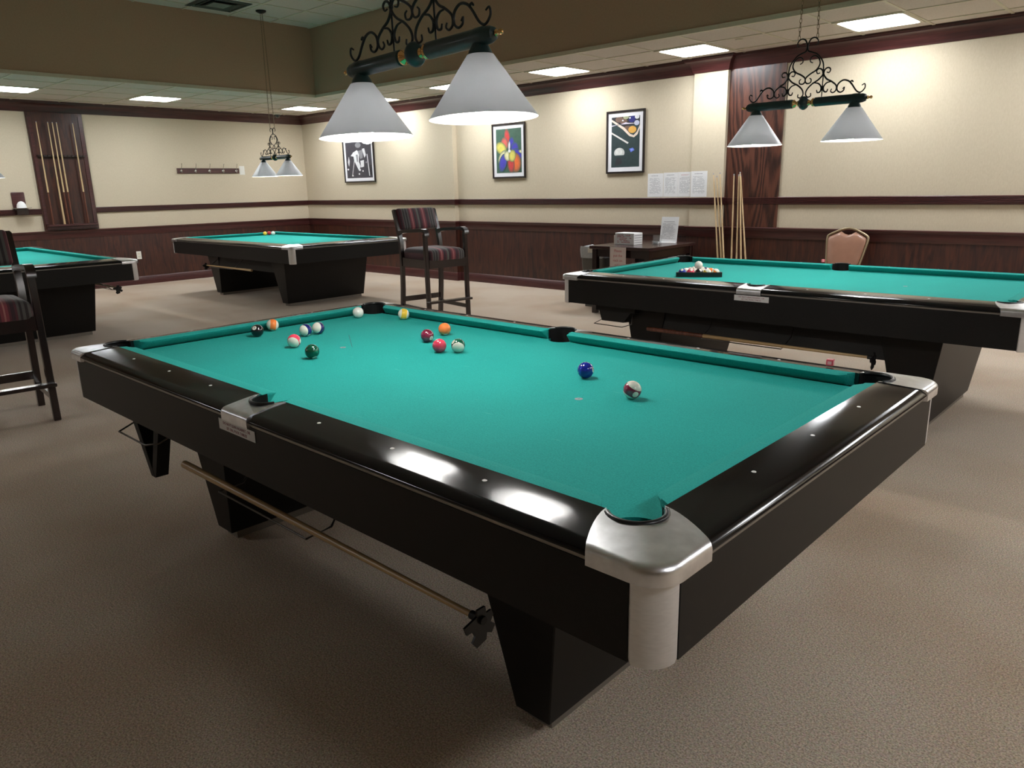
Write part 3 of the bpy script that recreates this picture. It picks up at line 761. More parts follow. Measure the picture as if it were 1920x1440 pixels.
YEL, ORG, PNK, MAR, GRN, BLU, PUR, BLK, IV = (.88, .56, .05), (.92, .23, .05), (.80, .055, .11), (.22, .018, .05), (.003, .085, .045), (.010, .022, .28), (.022, .018, .11), (.006, .006, .008), (.80, .80, .74)
ball((-1.207, .491, zb), 'cue', 'plain white cue ball near the far corner pocket', G1, IV, 'plain')
ball((-.969, .601, zb), 's_yellow', 'white ball with yellow stripe by the far long cushion', G1, YEL, 'stripe', spot=(-.1, -.95), pole=(-.95, .12))
ball((-1.161, -.104, zb), 'black', 'black ball with a white 8 spot, leftmost on the nearest table', G1, BLK, 'solid', spot=(-.18, .38), number=8)
ball((-1.240, .019, zb), 's_orange', 'white ball with orange stripe just behind the black ball', G1, ORG, 'stripe', spot=(.1, -.97), pole=(-.90, .05))
ball((-.987, .042, zb), 's_navy', 'white and navy striped ball, left one of the pair', G1, NAVY, 'stripe', spot=(.50, -.86), pole=(-.42, -.25))
ball((-.985, .108, zb), 's_purple', 'white and dark purple striped ball, right one of the pair', G1, PUR, 'stripe', spot=(.14, .98), pole=(-.35, .05))
ball((-.805, -.128, zb), 's_pink', 'ball with pink-red top and white underside beside the green ball', G1, PNK, 'stripe', spot=(.99, -.09), pole=(-.05, -.55))
ball((-.551, -.201, zb), 'green', 'solid dark green ball at the left of the nearest table', G1, GRN, 'solid', spot=(.4, -.9))
ball((-.429, .295, zb), 'maroon', 'solid maroon ball at the left of the middle cluster', G1, MAR, 'solid', spot=(.72, -.45), number=7)
ball((-.486, .447, zb), 'orange', 'solid orange ball at the back of the middle cluster', G1, ORG, 'solid', spot=(.2, -.95))
ball((-.228, .187, zb), 'pink', 'solid pink-red ball at the front of the middle cluster', G1, PNK, 'solid', spot=(-.45, .86))
ball((-.167, .234, zb), 's_green', 'ball with green stripe over white underside, right of the pink one', G1, GRN, 'stripe', spot=(-.7, .6), pole=(.05, -.62))
ball((.492, .220, zb), 'blue', 'solid royal blue ball alone towards the right', G1, BLU, 'solid', spot=(.93, .05), number=2)
ball((.762, .106, zb), 's_maroon', 'white ball with maroon stripe, nearest the camera', G1, MAR, 'stripe', spot=(-.2, -.97), pole=(.42, .80))

# triangle rack with fifteen balls on the right table
def tri_rack():
    cx, cy, ang = -.640, 2.990, math.radians(32.3)   # centre of the near side
    t = empty('ball_rack', (cx, cy, .770), ang); tag(t, 'black triangular rack holding the fifteen balls on the right table', 'rack')
    side = 4*2*R+2*R*math.sqrt(3); hw = side/2; hh = side*math.sqrt(3)/2
    inn = [(-hw, 0), (hw, 0), (0, hh)]
    th = .007
    def grow(k): return [(-hw-k*1.732, -k), (hw+k*1.732, -k), (0, hh+2*k)]
    def rnd(P, r, n=4):
        out = []
        for i in range(3):
            p = Vector(P[i]); a = (Vector(P[i-1])-p).normalized(); c = (Vector(P[(i+1) % 3])-p).normalized()
            s = p+a*r*1.732; e = p+c*r*1.732
            for k in range(n+1):
                q = k/n; out.append(((1-q)**2*s+2*q*(1-q)*p+q*q*e))
        return out
    A, B = rnd(inn, .026), rnd(grow(th), .028)
    b = MB(); b.loft([[(p.x, p.y, .000) for p in B], [(p.x, p.y, .034) for p in B], [(p.x, p.y, .034) for p in A], [(p.x, p.y, .000) for p in A]], True, False, cyc=True)
    b.build('frame', M['rubber'], t, 30)
    G = 'balls inside the triangular rack'
    cols = [[('blue', BLU, 'solid'), ('pink', PNK, 'solid'), ('black', BLK, 'solid'), ('s_yellow', YEL, 'stripe'), ('s_orange', ORG, 'stripe')],
            [('s_green', GRN, 'stripe'), ('s_maroon', MAR, 'stripe'), ('s_navy', NAVY, 'stripe'), ('orange', ORG, 'solid')],
            [('s_pink', PNK, 'stripe'), ('maroon', MAR, 'solid'), ('purple', PUR, 'solid')],
            [('green', GRN, 'solid'), ('s_purple', PUR, 'stripe')], [('yellow', YEL, 'solid')]]
    row = ['front', 'second', 'third', 'fourth']
    names = {'blue': 'solid blue', 'pink': 'solid pink-red', 'black': 'black', 's_yellow': 'yellow striped', 's_orange': 'orange striped', 's_green': 'green striped', 's_maroon': 'maroon striped', 's_navy': 'navy striped', 'orange': 'solid orange', 's_pink': 'pink striped', 'maroon': 'solid maroon', 'purple': 'solid purple', 'green': 'solid green', 's_purple': 'purple striped', 'yellow': 'solid yellow'}
    out = []
    ca, sa = math.cos(ang), math.sin(ang)
    rr = R*1.004
    for j, rw in enumerate(cols):
        for i, (n, c, k) in enumerate(rw):
            lx = -(len(rw)-1)*rr+2*rr*i; ly = rr+j*rr*math.sqrt(3)
            loc = (cx+lx*ca-ly*sa, cy+lx*sa+ly*ca, zb)
            where = 'in the row nearest the camera' if j == 0 else ('at the far tip' if j == 4 else 'in the %s row' % row[j])
            ball(loc, n, '%s ball in the black triangular rack, %s' % (names[n], where), G, c, k, spot=(.25*(i-1), .6), pole=(-.3+.2*i, .75) if k == 'stripe' else None)
            out.append(loc)
    # cue ball resting in the hollow between three balls of rows 2 and 3
    a, c, d = Vector(out[6]), Vector(out[7]), Vector(out[10])
    m_ = (a+c+d)/3; hgt = math.sqrt((2*R)**2-((a-m_).length)**2)
    ball((m_.x, m_.y, zb+hgt), 'cue', 'plain white cue ball sitting on top of the racked balls', None, IV, 'plain')
tri_rack()
G3 = 'carom balls in the corner of the far table'
zc = .765+.0305
for (x, y, n, lab, c) in ((-8.86, 4.235, 'carom_yellow', 'yellow carom ball, left of the three on the far table', (.80, .50, .05)), (-8.872, 4.312, 'carom_red', 'red carom ball between the yellow and the white one', (.45, .02, .03)), (-8.80, 4.34, 'carom_white', 'white carom ball, right of the three on the far table', IV)):
    ball((x, y, zc), n, lab, G3, c, 'plain', r=.0305)

# chalk cubes
def chalk(x, y, z, label, rz=.3):
    t = empty('chalk_cube', (x, y, z), rz); tag(t, label, 'chalk', 'pink chalk cubes on the rails')
    b = MB(); b.box((-.011, -.011, 0), (.011, .011, .0195), bev=.0008); b.build('wrapper', M['chalk'], t, 0)
    b = MB(); b.lathe([(.0001, 0), (.0098, 0), (.0100, .0015), (.0001, .0004)], 12, Matrix.Translation((0, 0, .0195))); b.build('chalk_face', M['chalk_top'], t)
    for a in (0, PI/2, PI, -PI/2):
        b = MB(); b.box((-.0065, -.0115, .004), (.0065, -.0109, .015), T=Matrix.Rotation(a, 4, 'Z')); b.build('label_patch', M['chalk_top'], t, 0)
chalk(1.128, .733, .8135, 'pink chalk cube on the far rail of the nearest table', .15)
chalk(-.165, 4.00, .8135, 'pink chalk cube on the far rail of the right-hand table', .5)

# ================================================================== BILLIARD LAMPS
def billiard_lamp(cx, cy, zr, label, tilt=0, rz=0, D=.35, hang=0):
    zb_ = zr+.240
    t = empty('billiard_lamp', (cx, cy, zb_)); tag(t, label, 'lamp', 'billiard lamps above the tables')
    t.rotation_euler = (0, -tilt, rz)
    sp = .315; hl = .415; RX = Matrix.Rotation(PI/2, 4, 'Y')
    # bar halves with rounded end caps
    for s in (1, -1):
        b = MB(); prof = [(.0001, .066), (.022, .068), (.0275, .074), (.0275, .300), (.0290, .304), (.0290, .340), (.0275, .345), (.0265, .352), (.026, .362), (.020, .378), (.0001, .386)]
        b.lathe(prof, 20, (RX if s > 0 else RX @ Matrix.Rotation(PI, 4, 'X')), caps=False); b.build('bar', M['lamp_green'], t, 40)
        b = MB(); b.lathe([(.0001, .384), (.009, .386), (.011, .391), (.006, .396), (.0045, .400), (.009, .405), (.0095, .411), (.004, .417), (.0001, .418)], 12, (RX if s > 0 else RX @ Matrix.Rotation(PI, 4, 'X')), caps=False); b.build('finial', M['brass'], t, 60)
        b = MB(); b.lathe([(.0001, .026), (.017, .030), (.018, .036), (.012, .042), (.013, .048), (.024, .056), (.026, .064), (.022, .069), (.0001, .070)], 20, (RX if s > 0 else RX @ Matrix.Rotation(PI, 4, 'X')), caps=False); b.build('collar', M['brass'], t, 60)
    b = MB(); b.lathe([(.0001, -.032), (.018, -.030), (.034, -.018), (.0415, -.004), (.0415, .004), (.034, .018), (.018, .030), (.0001, .032)], 24, RX, caps=False); b.build('centre_boss', M['lamp_green'], t, 40)
    for s in (1, -1):
        Tm = Matrix.Translation((s*sp, 0, 0))
        b = MB(); b.lathe([(.020, -.010), (.024, -.020), (.036, -.040), (.041, -.056), (.0001, -.056)], 20, Tm, caps=False); b.build('socket_cap', M['lamp_green'], t, 40)
        b = MB(); r1, z1, r0, z0 = .043, -.054, D/2, -.240
        b.use(M['shade_out']); b.loft([[(r*math.cos(q), r*math.sin(q), z) for q in [2*PI*k/48 for k in range(48)]] for r, z in ((.010, z1+.002), (r1, z1+.002), (r0, z0), (r0+.0015, z0-.001), (r0+.0012, z0-.003))], True, False, Tm)
        b.use(M['shade_in']); b.loft([[(r*math.cos(q), r*math.sin(q), z) for q in [2*PI*k/48 for k in range(48)]] for r, z in ((r0+.0012, z0-.003), (r0-.002, z0-.001), (r1-.003, z1-.001), (.010, z1-.001))], True, False, Tm)
        b.build('shade', None, t, 30)
        b = MB(); b.lathe([(.0001, -.262), (.015, -.258), (.026, -.246), (.0300, -.230), (.029, -.212), (.022, -.190), (.014, -.170), (.013, -.125)], 16, Tm @ Matrix.Translation((0, 0, -.004 if (hang and s < 0) else .022)), caps=False); b.build('bulb', M['bulb'], t, 60)
        b = MB(); b.lathe([(.016, -.140), (.016, -.060), (.0001, -.060)], 12, Tm, caps=False); b.lathe([(.0001, -.1405), (.016, -.1405)], 12, Tm, caps=False); b.build('socket', M['plate'], t, 40)
    # scrollwork in the plane of the bar; u = .57 mm units
    u = .00057; S = MB()
    curves = [
        [(195, 40), (195, 200), (194, 330), (178, 415), (120, 490), (60, 520), (12, 540), (6, 600), (30, 655), (75, 668), (110, 640), (112, 600), (85, 590)],
        [(70, 412), (42, 430), (48, 468), (92, 482), (138, 445), (150, 390), (115, 335), (55, 302), (10, 268), (0, 232), (22, 205), (58, 210), (66, 240), (48, 256)],
        [(232, 300), (258, 295), (270, 325), (245, 345), (212, 330), (200, 285), (235, 232), (290, 200), (342, 155), (345, 108), (315, 84), (288, 100), (298, 125)],
        [(158, 300), (132, 295), (120, 325), (145, 345), (178, 330), (192, 285), (150, 235), (80, 195), (28, 145), (14, 95), (40, 62), (72, 72), (70, 102)],
        [(290, 200), (238, 190), (208, 152), (215, 108), (245, 100), (256, 128)],
        [(100, 205), (150, 192), (182, 152), (175, 108), (145, 100), (134, 128)],
        [(415, 112), (432, 130), (424, 95), (388, 82), (356, 110), (362, 165), (412, 200), (468, 188), (508, 150), (560, 80), (605, 62), (645, 100), (640, 142), (612, 130)],
        [(482, 172), (505, 185), (520, 172)],
    ]
    for cv in curves:
        for s in (1, -1):
            pts = smooth_path([(s*x*u, 0, h*u-.002) for x, h in cv], 5)
            n = len(pts); S.tube(pts, [.0032+.0018*math.sin(PI*min(1, max(0, i/(n-1)))) for i in range(n)], 6)
    for s in (1, -1):
        for h in (300, 150): S.sphere((s*195*u, 0, h*u), .0085, 8, 6)
    S.build('scrollwork', M['iron'], t, 60)
    # chains up to the canopy
    top = ZH-zb_-.03; lk = .030
    for s in (1, -1):
        b = MB(); x0, z0 = s*.058, 665*u-.004
        n = int((top-z0)/ (lk*.82)); 
        for i in range(n):
            q = (i+.5)/n; cxx = x0+(s*.022-x0)*q; cz = z0+(top-z0)*q
            ring = []
            for k in range(10):
                a = 2*PI*k/10; ring.append((math.cos(a)*.0065, math.sin(a)*lk*.54))
            ry = i % 2
            b.tube([(cxx+(p if ry == 0 else 0), (p if ry else 0), cz+h) for p, h in ring], .0018, 5, closed=True)
        b.build('chain', M['chain'], t, 60)
    b = MB(); b.lathe([(.0001, top-.004), (.03, top-.002), (.062, top+.014), (.066, top+.03), (.0001, top+.03)], 20, caps=False)
    b.build('canopy', M['iron'], t, 40)
    return t
billiard_lamp(-.10, .028, 1.621, 'two-shade scrollwork lamp hanging nearest the camera, over the scattered balls', tilt=.036, hang=1)
billiard_lamp(-.06, 3.18, 1.649, 'two-shade scrollwork lamp in front of the oak wall board at right')
billiard_lamp(-7.54, 3.77, 1.625, 'small distant two-shade lamp over the carom table in the far corner')
billiard_lamp(-7.52, .31, 1.615, 'lamp mostly outside the left edge, one grey shade tip showing')

# ================================================================== HIGH CHAIRS
def high_chair(frx, fry, ang, label, w=.50, d=.52):
    """frx, fry: floor point of the front leg on the +y side; faces local +x"""
    t = empty('bar_chair', (0, 0, 0), ang); tag(t, label, 'chair', 'striped high spectator chairs')
    c, s = math.cos(ang), math.sin(ang)
    lx, ly = d/2, w/2
    t.location = (frx-(lx*c-ly*s), fry-(lx*s+ly*c), 0)
    wd = M['chairwood']; h = .021
    for sy in (1, -1):
        y = sy*ly
        b = MB(); b.hexa([(lx-h, y-h, 0), (lx+h, y-h, 0), (lx+h, y+h, 0), (lx-h, y+h, 0)], [(lx-h-.02, y-h, .955), (lx+h-.02, y-h, .955), (lx+h-.02, y+h, .955), (lx-h-.02, y+h, .955)], bev=.004); b.build('leg', wd, t, 0)
        # rear leg running up into the raked back post
        b = MB(); pr = [(-lx-.055, 0), (-lx-.015, .35), (-lx, .62), (-lx-.005, .85), (-lx-.055, 1.02), (-lx-.115, 1.19)]
        rings = [[(x-h, y-h, z), (x+h, y-h, z), (x+h, y+h, z), (x-h, y+h, z)] for x, z in pr]
        x, z = pr[-1]; rings.append([(x-h*.5+.0, y-h*.6, z+.012), (x+h*.5, y-h*.6, z+.012), (x+h*.5, y+h*.6, z+.012), (x-h*.5, y+h*.6, z+.012)])
        b.loft(rings, True, True); b.build('leg', wd, t, 30)
        # arm, rounded at the front
        b = MB(); ar = [(-lx-.02, .955), (-lx+.10, .975), (lx-.06, .995), (lx-.015, .988), (lx+.005, .965), (lx+.004, .93)]
        rr = [.018, .02, .021, .021, .02, .018]
        rings = []
        for i, (x, z) in enumerate(ar):
            dx = ar[min(i+1, 5)][0]-ar[max(i-1, 0)][0]; dz = ar[min(i+1, 5)][1]-ar[max(i-1, 0)][1]; q = math.hypot(dx, dz); nx, nz = -dz/q, dx/q
            rings.append([(x+nx*.017, y-.027, z+nz*.017), (x+nx*.017, y+.027, z+nz*.017), (x-nx*.017, y+.027, z-nz*.017), (x-nx*.017, y-.027, z-nz*.017)])
        b.loft(rings, True, True); b.build('arm', wd, t, 45)
        b = MB(); b.box((-lx+h, y-.013, .600), (lx-h, y+.013, .690)); b.build('seat_rail', wd, t, 0)
        b = MB(); b.box((-lx-.02, y-.010, .135), (lx-h, y+.010, .175)); b.build('stretcher', wd, t, 0)
    for xx in (lx, -lx):
        b = MB(); b.box((xx-.013, -ly+h, .600), (xx+.013, ly-h, .690)); b.build('seat_rail', wd, t, 0)
    b = MB(); b.box((lx-.010, -ly-.025, .232), (lx+.060, ly+.025, .256), bev=.004); b.build('footrest', wd, t, 0)
    b = MB(); b.box((-lx-.045, -ly+.02, .20), (-lx-.020, ly-.02, .255)); b.build('stretcher', wd, t, 0)
    # cushion: domed
    b = MB(); n = 8; rings = []
    hx, hy = lx+.022, ly-.024
    lev = [(.965, .676), (1.0, .692), (1.0, .735), (.985, .762), (.94, .780), (.86, .792), (.70, .800), (.45, .806), (.15, .808)]
    for k, z in lev:
        rings.append([(x, y, z) for x, y in rrect(hx*k, hy*k, .04*k, 4)])
    b.loft(rings, True, True); b.build('seat', M['stripe'], t, 50)
    # upholstered back between the posts
    Tb = Matrix.Translation((-lx-.068, 0, 1.095)) @ Matrix.Rotation(-.33, 4, 'Y')
    b = MB(); rings = []
    for k, xx in ((.97, -.022), (1, -.014), (1, .012), (.97, .024), (.85, .032), (.5, .037), (.15, .038)):
        rings.append([(xx, p, q) for p, q in rrect((ly-.012)*k, .118*k, .02*k, 3)])
    b.loft(rings, True, True, Tb); b.build('backrest', M['stripe'], t, 50)
    return t
high_chair(-3.95, 3.87, math.radians(-9), 'dark wooden high chair with maroon striped seat and back behind the nearest table')
high_chair(-3.37, -.41, math.radians(-5), 'dark wooden high chair with red striped seat cut off by the left edge', d=.44)

# tan banquet chair by the right wall
def banquet_chair():
    t = empty('banquet_chair', (-.80, 5.86, 0), math.radians(-8)); tag(t, 'tan vinyl banquet chair with champagne frame behind the right-hand table', 'chair')
    def outl(k, dz=0): return [(-.150*k, .47), (-.175*k, .60), (-.200*k, .74), (-.212*k, .83), (-.200*k, .865), (-.12*k, .905), (-.07*k, .925), (0, .938), (.07*k, .925), (.12*k, .905), (.200*k, .865), (.212*k, .83), (.200*k, .74), (.175*k, .60), (.150*k, .47)]
    o = outl(1)
    yb = lambda z: .215+(z-.47)*.22
    b = MB(); b.tube(smooth_path([(x, yb(z), z) for x, z in o], 4), .0125, 8); b.build('back_frame', M['gold_frame'], t, 60)
    # padded back: outline inset, concave cut below the hand hole
    P = [(-.142, .50), (-.168, .62), (-.190, .74), (-.198, .825), (-.185, .852), (-.11, .885), (-.075, .903), (-.04, .882), (0, .872), (.04, .882), (.075, .903), (.11, .885), (.185, .852), (.198, .825), (.190, .74), (.168, .62), (.142, .50)]
    b = MB(); c0 = (0, .69); rings = []
    for k, off in ((.97, .020), (1, .008), (1, -.010), (.97, -.022), (.86, -.032), (.5, -.037), (.1, -.038)):
        rings.append([(c0[0]+(x-c0[0])*k, yb(c0[1]+(z-c0[1])*k)+off, c0[1]+(z-c0[1])*k) for x, z in P])
    b.loft(rings, True, True); b.build('backrest', M['tan_vinyl'], t, 50)
    b = MB(); rings = [[(x, y, z) for x, y in rrect(.205*k, .205*k, .06*k, 5)] for k, z in ((.97, .40), (1, .415), (1, .445), (.95, .465), (.8, .476), (.4, .48), (.1, .481))]
    b.loft(rings, True, True); b.build('seat', M['tan_vinyl'], t, 50)
    for sx in (1, -1):
        b = MB(); b.tube([(sx*.19, -.19, 0), (sx*.185, -.17, .40)], .0125, 8); b.build('leg', M['gold_frame'], t, 60)
        b = MB(); b.tube([(sx*.18, .29, 0), (sx*.165, .235, .25), (sx*.150, .212, .48)], .0125, 8); b.build('leg', M['gold_frame'], t, 60)
    return t
banquet_chair()

# ================================================================== SIDE TABLE AND WHAT STANDS ON IT
t = empty('side_table', (-2.765, 5.50, 0)); tag(t, 'dark square wooden side table against the right wall', 'table')
b = MB(); b.box((-.395, -.485, .725), (.395, .475, .760), bev=.004); b.build('tabletop', M['dark_top'], t, 0)
for sx in (1, -1):
    for sy in (1, -1):
        b = MB(); b.box((sx*.345-.03, sy*.425-.03, 0), (sx*.345+.03, sy*.425+.03, .725), bev=.003); b.build('leg', M['chairwood'], t, 0)
b = MB(); b.box((-.33, -.44, .64), (.33, -.42, .725)); b.box((-.33, .42, .64), (.33, .44, .725)); b.box((-.365, -.40, .64), (-.345, .40, .725)); b.box((.345, -.40, .64), (.365, .40, .725)); b.build('apron', M['chairwood'], t, 0)
b = MB(); b.box((.28, -.40, .06), (.31, .40, .64)); b.box((-.30, .36, .06), (.30, .38, .64)); b.box((-.33, -.40, .10), (.33, .40, .12)); b.build('shelf', M['black_matte'], t, 0)
s = MB(); s.box((-.105, -.001, -.15), (.105, .001, .085)); sg = s.build('notice', M['paper_pink'], None, 0); sg.location = (-2.765, 5.011, .672)
tag(sg, 'pale notice with red lettering taped to the front of the dark side table', 'notice')
for i, l in enumerate(('Please', 'put the', 'rack on', 'table')):
    text_mesh('lettering', l, .040, M['ink_red'], sg, Matrix.Translation((0, -.0012, .045-i*.052)) @ Matrix.Rotation(PI/2, 4, 'X'))
def print_lines(parent, w, h, rows, m, seed, x0=None, y=-.0008, top=None, dens=.8, thick=.45):
    rnd = random.Random(seed); b = MB(); top = h/2*.82 if top is None else top; x0 = -w/2*.82 if x0 is None else x0; step = (top+h/2*.86)/rows
    for i in range(rows):
        z = top-i*step; x = x0; end = -x0*rnd.uniform(.55, 1.0)
        while x < end:
            l = rnd.uniform(.03, .11)*w
            if rnd.random() < dens: b.box((x, y-.0003, z-step*thick/2), (min(x+l, -x0), y, z+step*thick/2))
            x += l+.02*w
    return b.build('print', m, parent, 0)
# box of paper slips
t = empty('slip_box', (-2.88, 5.36, .760), math.radians(-4)); tag(t, 'white box of paper slips with red print on the dark side table', 'box')
b = MB(); b.box((-.135, -.06, 0), (.135, .095, .128), bev=.004); b.build('carton', M['paper'], t, 0)
p = print_lines(t, .24, .11, 6, M['ink_red'], 3, y=-.0605); p.location = (0, 0, .058)
p = print_lines(t, .24, .05, 3, M['ink_grey'], 5, y=-.0605); p.location = (0, 0, .100)
for k in range(4):
    b = MB(); b.box((.1352, -.05, .02+k*.026), (.1358, .085, .028+k*.026)); b.build('slot', M['ink_grey'], t, 0)
b = MB(); b.box((-.165, -.04, 0), (-.141, .09, .100)); b.build('flap', M['plate'], t, 0)
t = empty('card_holder', (-2.60, 5.53, .760), .2); tag(t, 'small clear acrylic holder right of the slip box', 'holder')
b = MB(); b.box((-.05, 0, 0), (.05, .003, .10)); b.box((-.05, -.03, 0), (.05, .003, .004)); b.box((-.05, -.033, 0), (.05, -.03, .04)); b.build('body', M['acrylic'], t, 0)
b = MB(); b.box((-.035, -.028, .004), (.02, -.004, .028)); b.build('cards', M['paper'], t, 0)
t = empty('tabletop_sign', (-2.62, 5.80, .760), math.radians(6)); tag(t, 'white printed sheet standing upright at the right end of the side table', 'sign')
b = MB(); b.hexa([(-.105, -.02, 0), (.105, -.02, 0), (.105, -.014, 0), (-.105, -.014, 0)], [(-.105, .03, .285), (.105, .03, .285), (.105, .036, .285), (-.105, .036, .285)]); b.build('sheet', M['paper'], t, 0)
pr = print_lines(t, .20, .25, 18, M['ink_grey'], 9, thick=.3, top=.07, y=-.001); pr.matrix_local = Matrix.Translation((0, .0045, .140)) @ Matrix.Rotation(-.1737, 4, 'X')
pr = print_lines(t, .17, .03, 1, M['ink_dark'], 12, thick=.28, top=0, y=-.001, dens=1); pr.matrix_local = Matrix.Translation((0, .0205, .232)) @ Matrix.Rotation(-.1737, 4, 'X')
b = MB(); b.box((-.105, -.06, 0), (.105, -.014, .004)); b.build('foot', M['paper'], t, 0)
# waste bin with liner
t = empty('waste_bin', (-3.40, 5.50, 0), math.radians(6)); tag(t, 'dark waste bin with white liner left of the side table', 'bin')
b = MB(); b.loft([[(x, y, z) for x, y in rrect(.16*k, .13*k, .03, 4)] for k, z in ((.78, 0), (1, .60), (.97, .60), (.76, .02))], True, True); b.build('body', M['bin'], t, 50)
b = MB(); b.loft([[(x, y, z+random.uniform(-.008, .008)) for x, y in rrect(.166*k, .136*k, .03, 4)] for k, z in ((.99, .585), (1.0, .60), (1.04, .680), (1.01, .712), (.9, .70), (.85, .55))], True, False); b.build('liner', M['liner'], t, 60)
b = MB(); b.box((-.05, -.146, .645), (.05, -.138, .70)); b.build('handle', M['plate'], t, 0)

# ================================================================== LEANING CUES
tops = [(-2.330, 1.515), (-2.285, 1.485), (-2.245, 1.520), (-2.105, 1.500), (-2.045, 1.495), (-2.030, 1.520), (-2.020, 1.490)]
bots = [(-2.150, .60), (-2.100, .60), (-2.060, .60), (-2.010, .60), (-1.940, .60), (-1.880, .60), (-1.838, .60)]
clab = ['leftmost of the cues leaning by the pilaster, overlapping the pinned sheets', 'second cue from the left, leaning by the pilaster', 'third cue from the left, tallest before the pilaster edge', 'first cue standing before the oak board, left of the others', 'second cue before the oak board, slanting left to its butt', 'middle cue of the crossed bunch before the oak board', 'rightmost leaning cue, its butt farthest right']
for i, ((xt, zt), (xm, zm)) in enumerate(zip(tops, bots)):
    yt = 6.235 if i < 3 else 6.30
    yt -= .003*i
    k = (zt-.002)/(zt-zm); xb = xt+(xm-xt)*k; ybt = yt-.24-.02*(i % 3)
    t = empty('pool_cue', (xb, ybt, .002)); tag(t, 'pale pool cue, '+clab[i], 'cue', 'cues leaning beside the pilaster')
    d = Vector((xt-xb, yt-ybt, zt-.002)); n = 12
    b = MB(); b.tube([d*(.25+.74*q/n) for q in range(n+1)], [.0138-.0075*(.25+.75*q/n) for q in range(n+1)], 8); b.build('shaft', M['ash_z'], t, 60)
    b = MB(); b.tube([d*0, d*.25], [.0155, .0139], 8); b.build('butt', M['ash_z'] if i % 3 else M['cue_butt'], t, 60)
    b = MB(); b.tube([d*.988, d], [.0064, .0060], 8); b.build('tip', M['ink_grey'], t, 60)

# ================================================================== WALL THINGS
def framed(x0, x1, z0, z1, y, label, art):
    t = empty('framed_picture', ((x0+x1)/2, y, (z0+z1)/2)); tag(t, label, 'picture')
    w, h = (x1-x0)/2, (z1-z0)/2; f = .022
    b = MB()
    for (a, c) in (((-w, -h), (w, -h+f)), ((-w, h-f), (w, h)), ((-w, -h+f), (-w+f, h-f)), ((w-f, -h+f), (w, h-f))):
        b.box((a[0], -.028, a[1]), (c[0], 0, c[1]), bev=.002)
    b.build('frame', M['frame_blk'], t, 0)
    b = MB(); b.box((-w+f, -.012, -h+f), (w-f, -.004, h-f)); b.build('mat_board', M['mat_white'], t, 0)
    aw, ah = w-f-.052, h-f-.052
    art(t, aw, ah)
    return t
def flat_poly(b, pts, y, m, aw, ah):
    b.use(m); P = [(max(-aw, min(aw, x*aw)), y, max(-ah, min(ah, z*ah))) for x, z in pts]
    vs_ = [b._v(p) for p in P]; b._face(vs_)
def ell(cx, cz, rx, rz, a=0, n=20):
    o = []
    for k in range(n):
        q = 2*PI*k/n; x, z = rx*math.cos(q), rz*math.sin(q); o.append((cx+x*math.cos(a)-z*math.sin(a), cz+x*math.sin(a)+z*math.cos(a)))
    return o
INK = {}
def ink(name, c):
    if name not in INK: INK[name] = mat('print_'+name, c, .45, var=.10, scale=25, coat=.3)
    return INK[name]
def art_bw(t, aw, ah):
    b = MB(); y = -.0125
    flat_poly(b, [(-1, -1), (1, -1), (1, 1), (-1, 1)], y, ink('charcoal', (.045, .042, .055)), aw, ah); y -= .0003
    W = ink('pale', (.70, .70, .72)); G = ink('mid', (.25, .25, .27)); D = ink('dark', (.02, .02, .025))
    for P, m in (([(-.45, .42), (-.1, .55), (.05, .40), (.0, -.1), (.12, -.35), (-.02, -.62), (-.18, -.35), (-.35, -.05)], W),
                 ([(-.05, .5), (.35, .55), (.32, .1), (.12, .05)], G), ([(.30, .6), (.48, .62), (.58, .25), (.45, .1)], W),
                 ([(-.62, .25), (-.42, .42), (-.38, .2)], W), ([(-.88, -.1), (-.78, .22), (-.72, -.05), (-.80, -.35)], W),
                 ([(.12, -.05), (.40, -.02), (.38, -.38), (.15, -.42)], W), ([(-.32, .15), (-.28, .15), (-.56, -.86), (-.60, -.86)], W),
                 ([(.64, .3), (.70, .3), (.80, -.9), (.74, -.9)], W), (ell(-.55, -.86, .06, .05), W), (ell(0, .82, .22, .15), G),
                 (ell(.05, -.55, .07, .06), W), (ell(-.02, -.78, .06, .05), W), (ell(.28, -.62, .05, .05), W), (ell(-.88, -.5, .07, .05), W), (ell(.58, -.15, .06, .05), G),
                 ([(.80, -.3), (.96, -.3), (.96, -.85), (.80, -.85)], D), ([(-.2, .3), (-.05, .3), (-.05, -.1), (-.15, -.1)], G)):
        y -= .0001; flat_poly(b, P, y, m, aw, ah)
    b.build('print', None, t, 0)
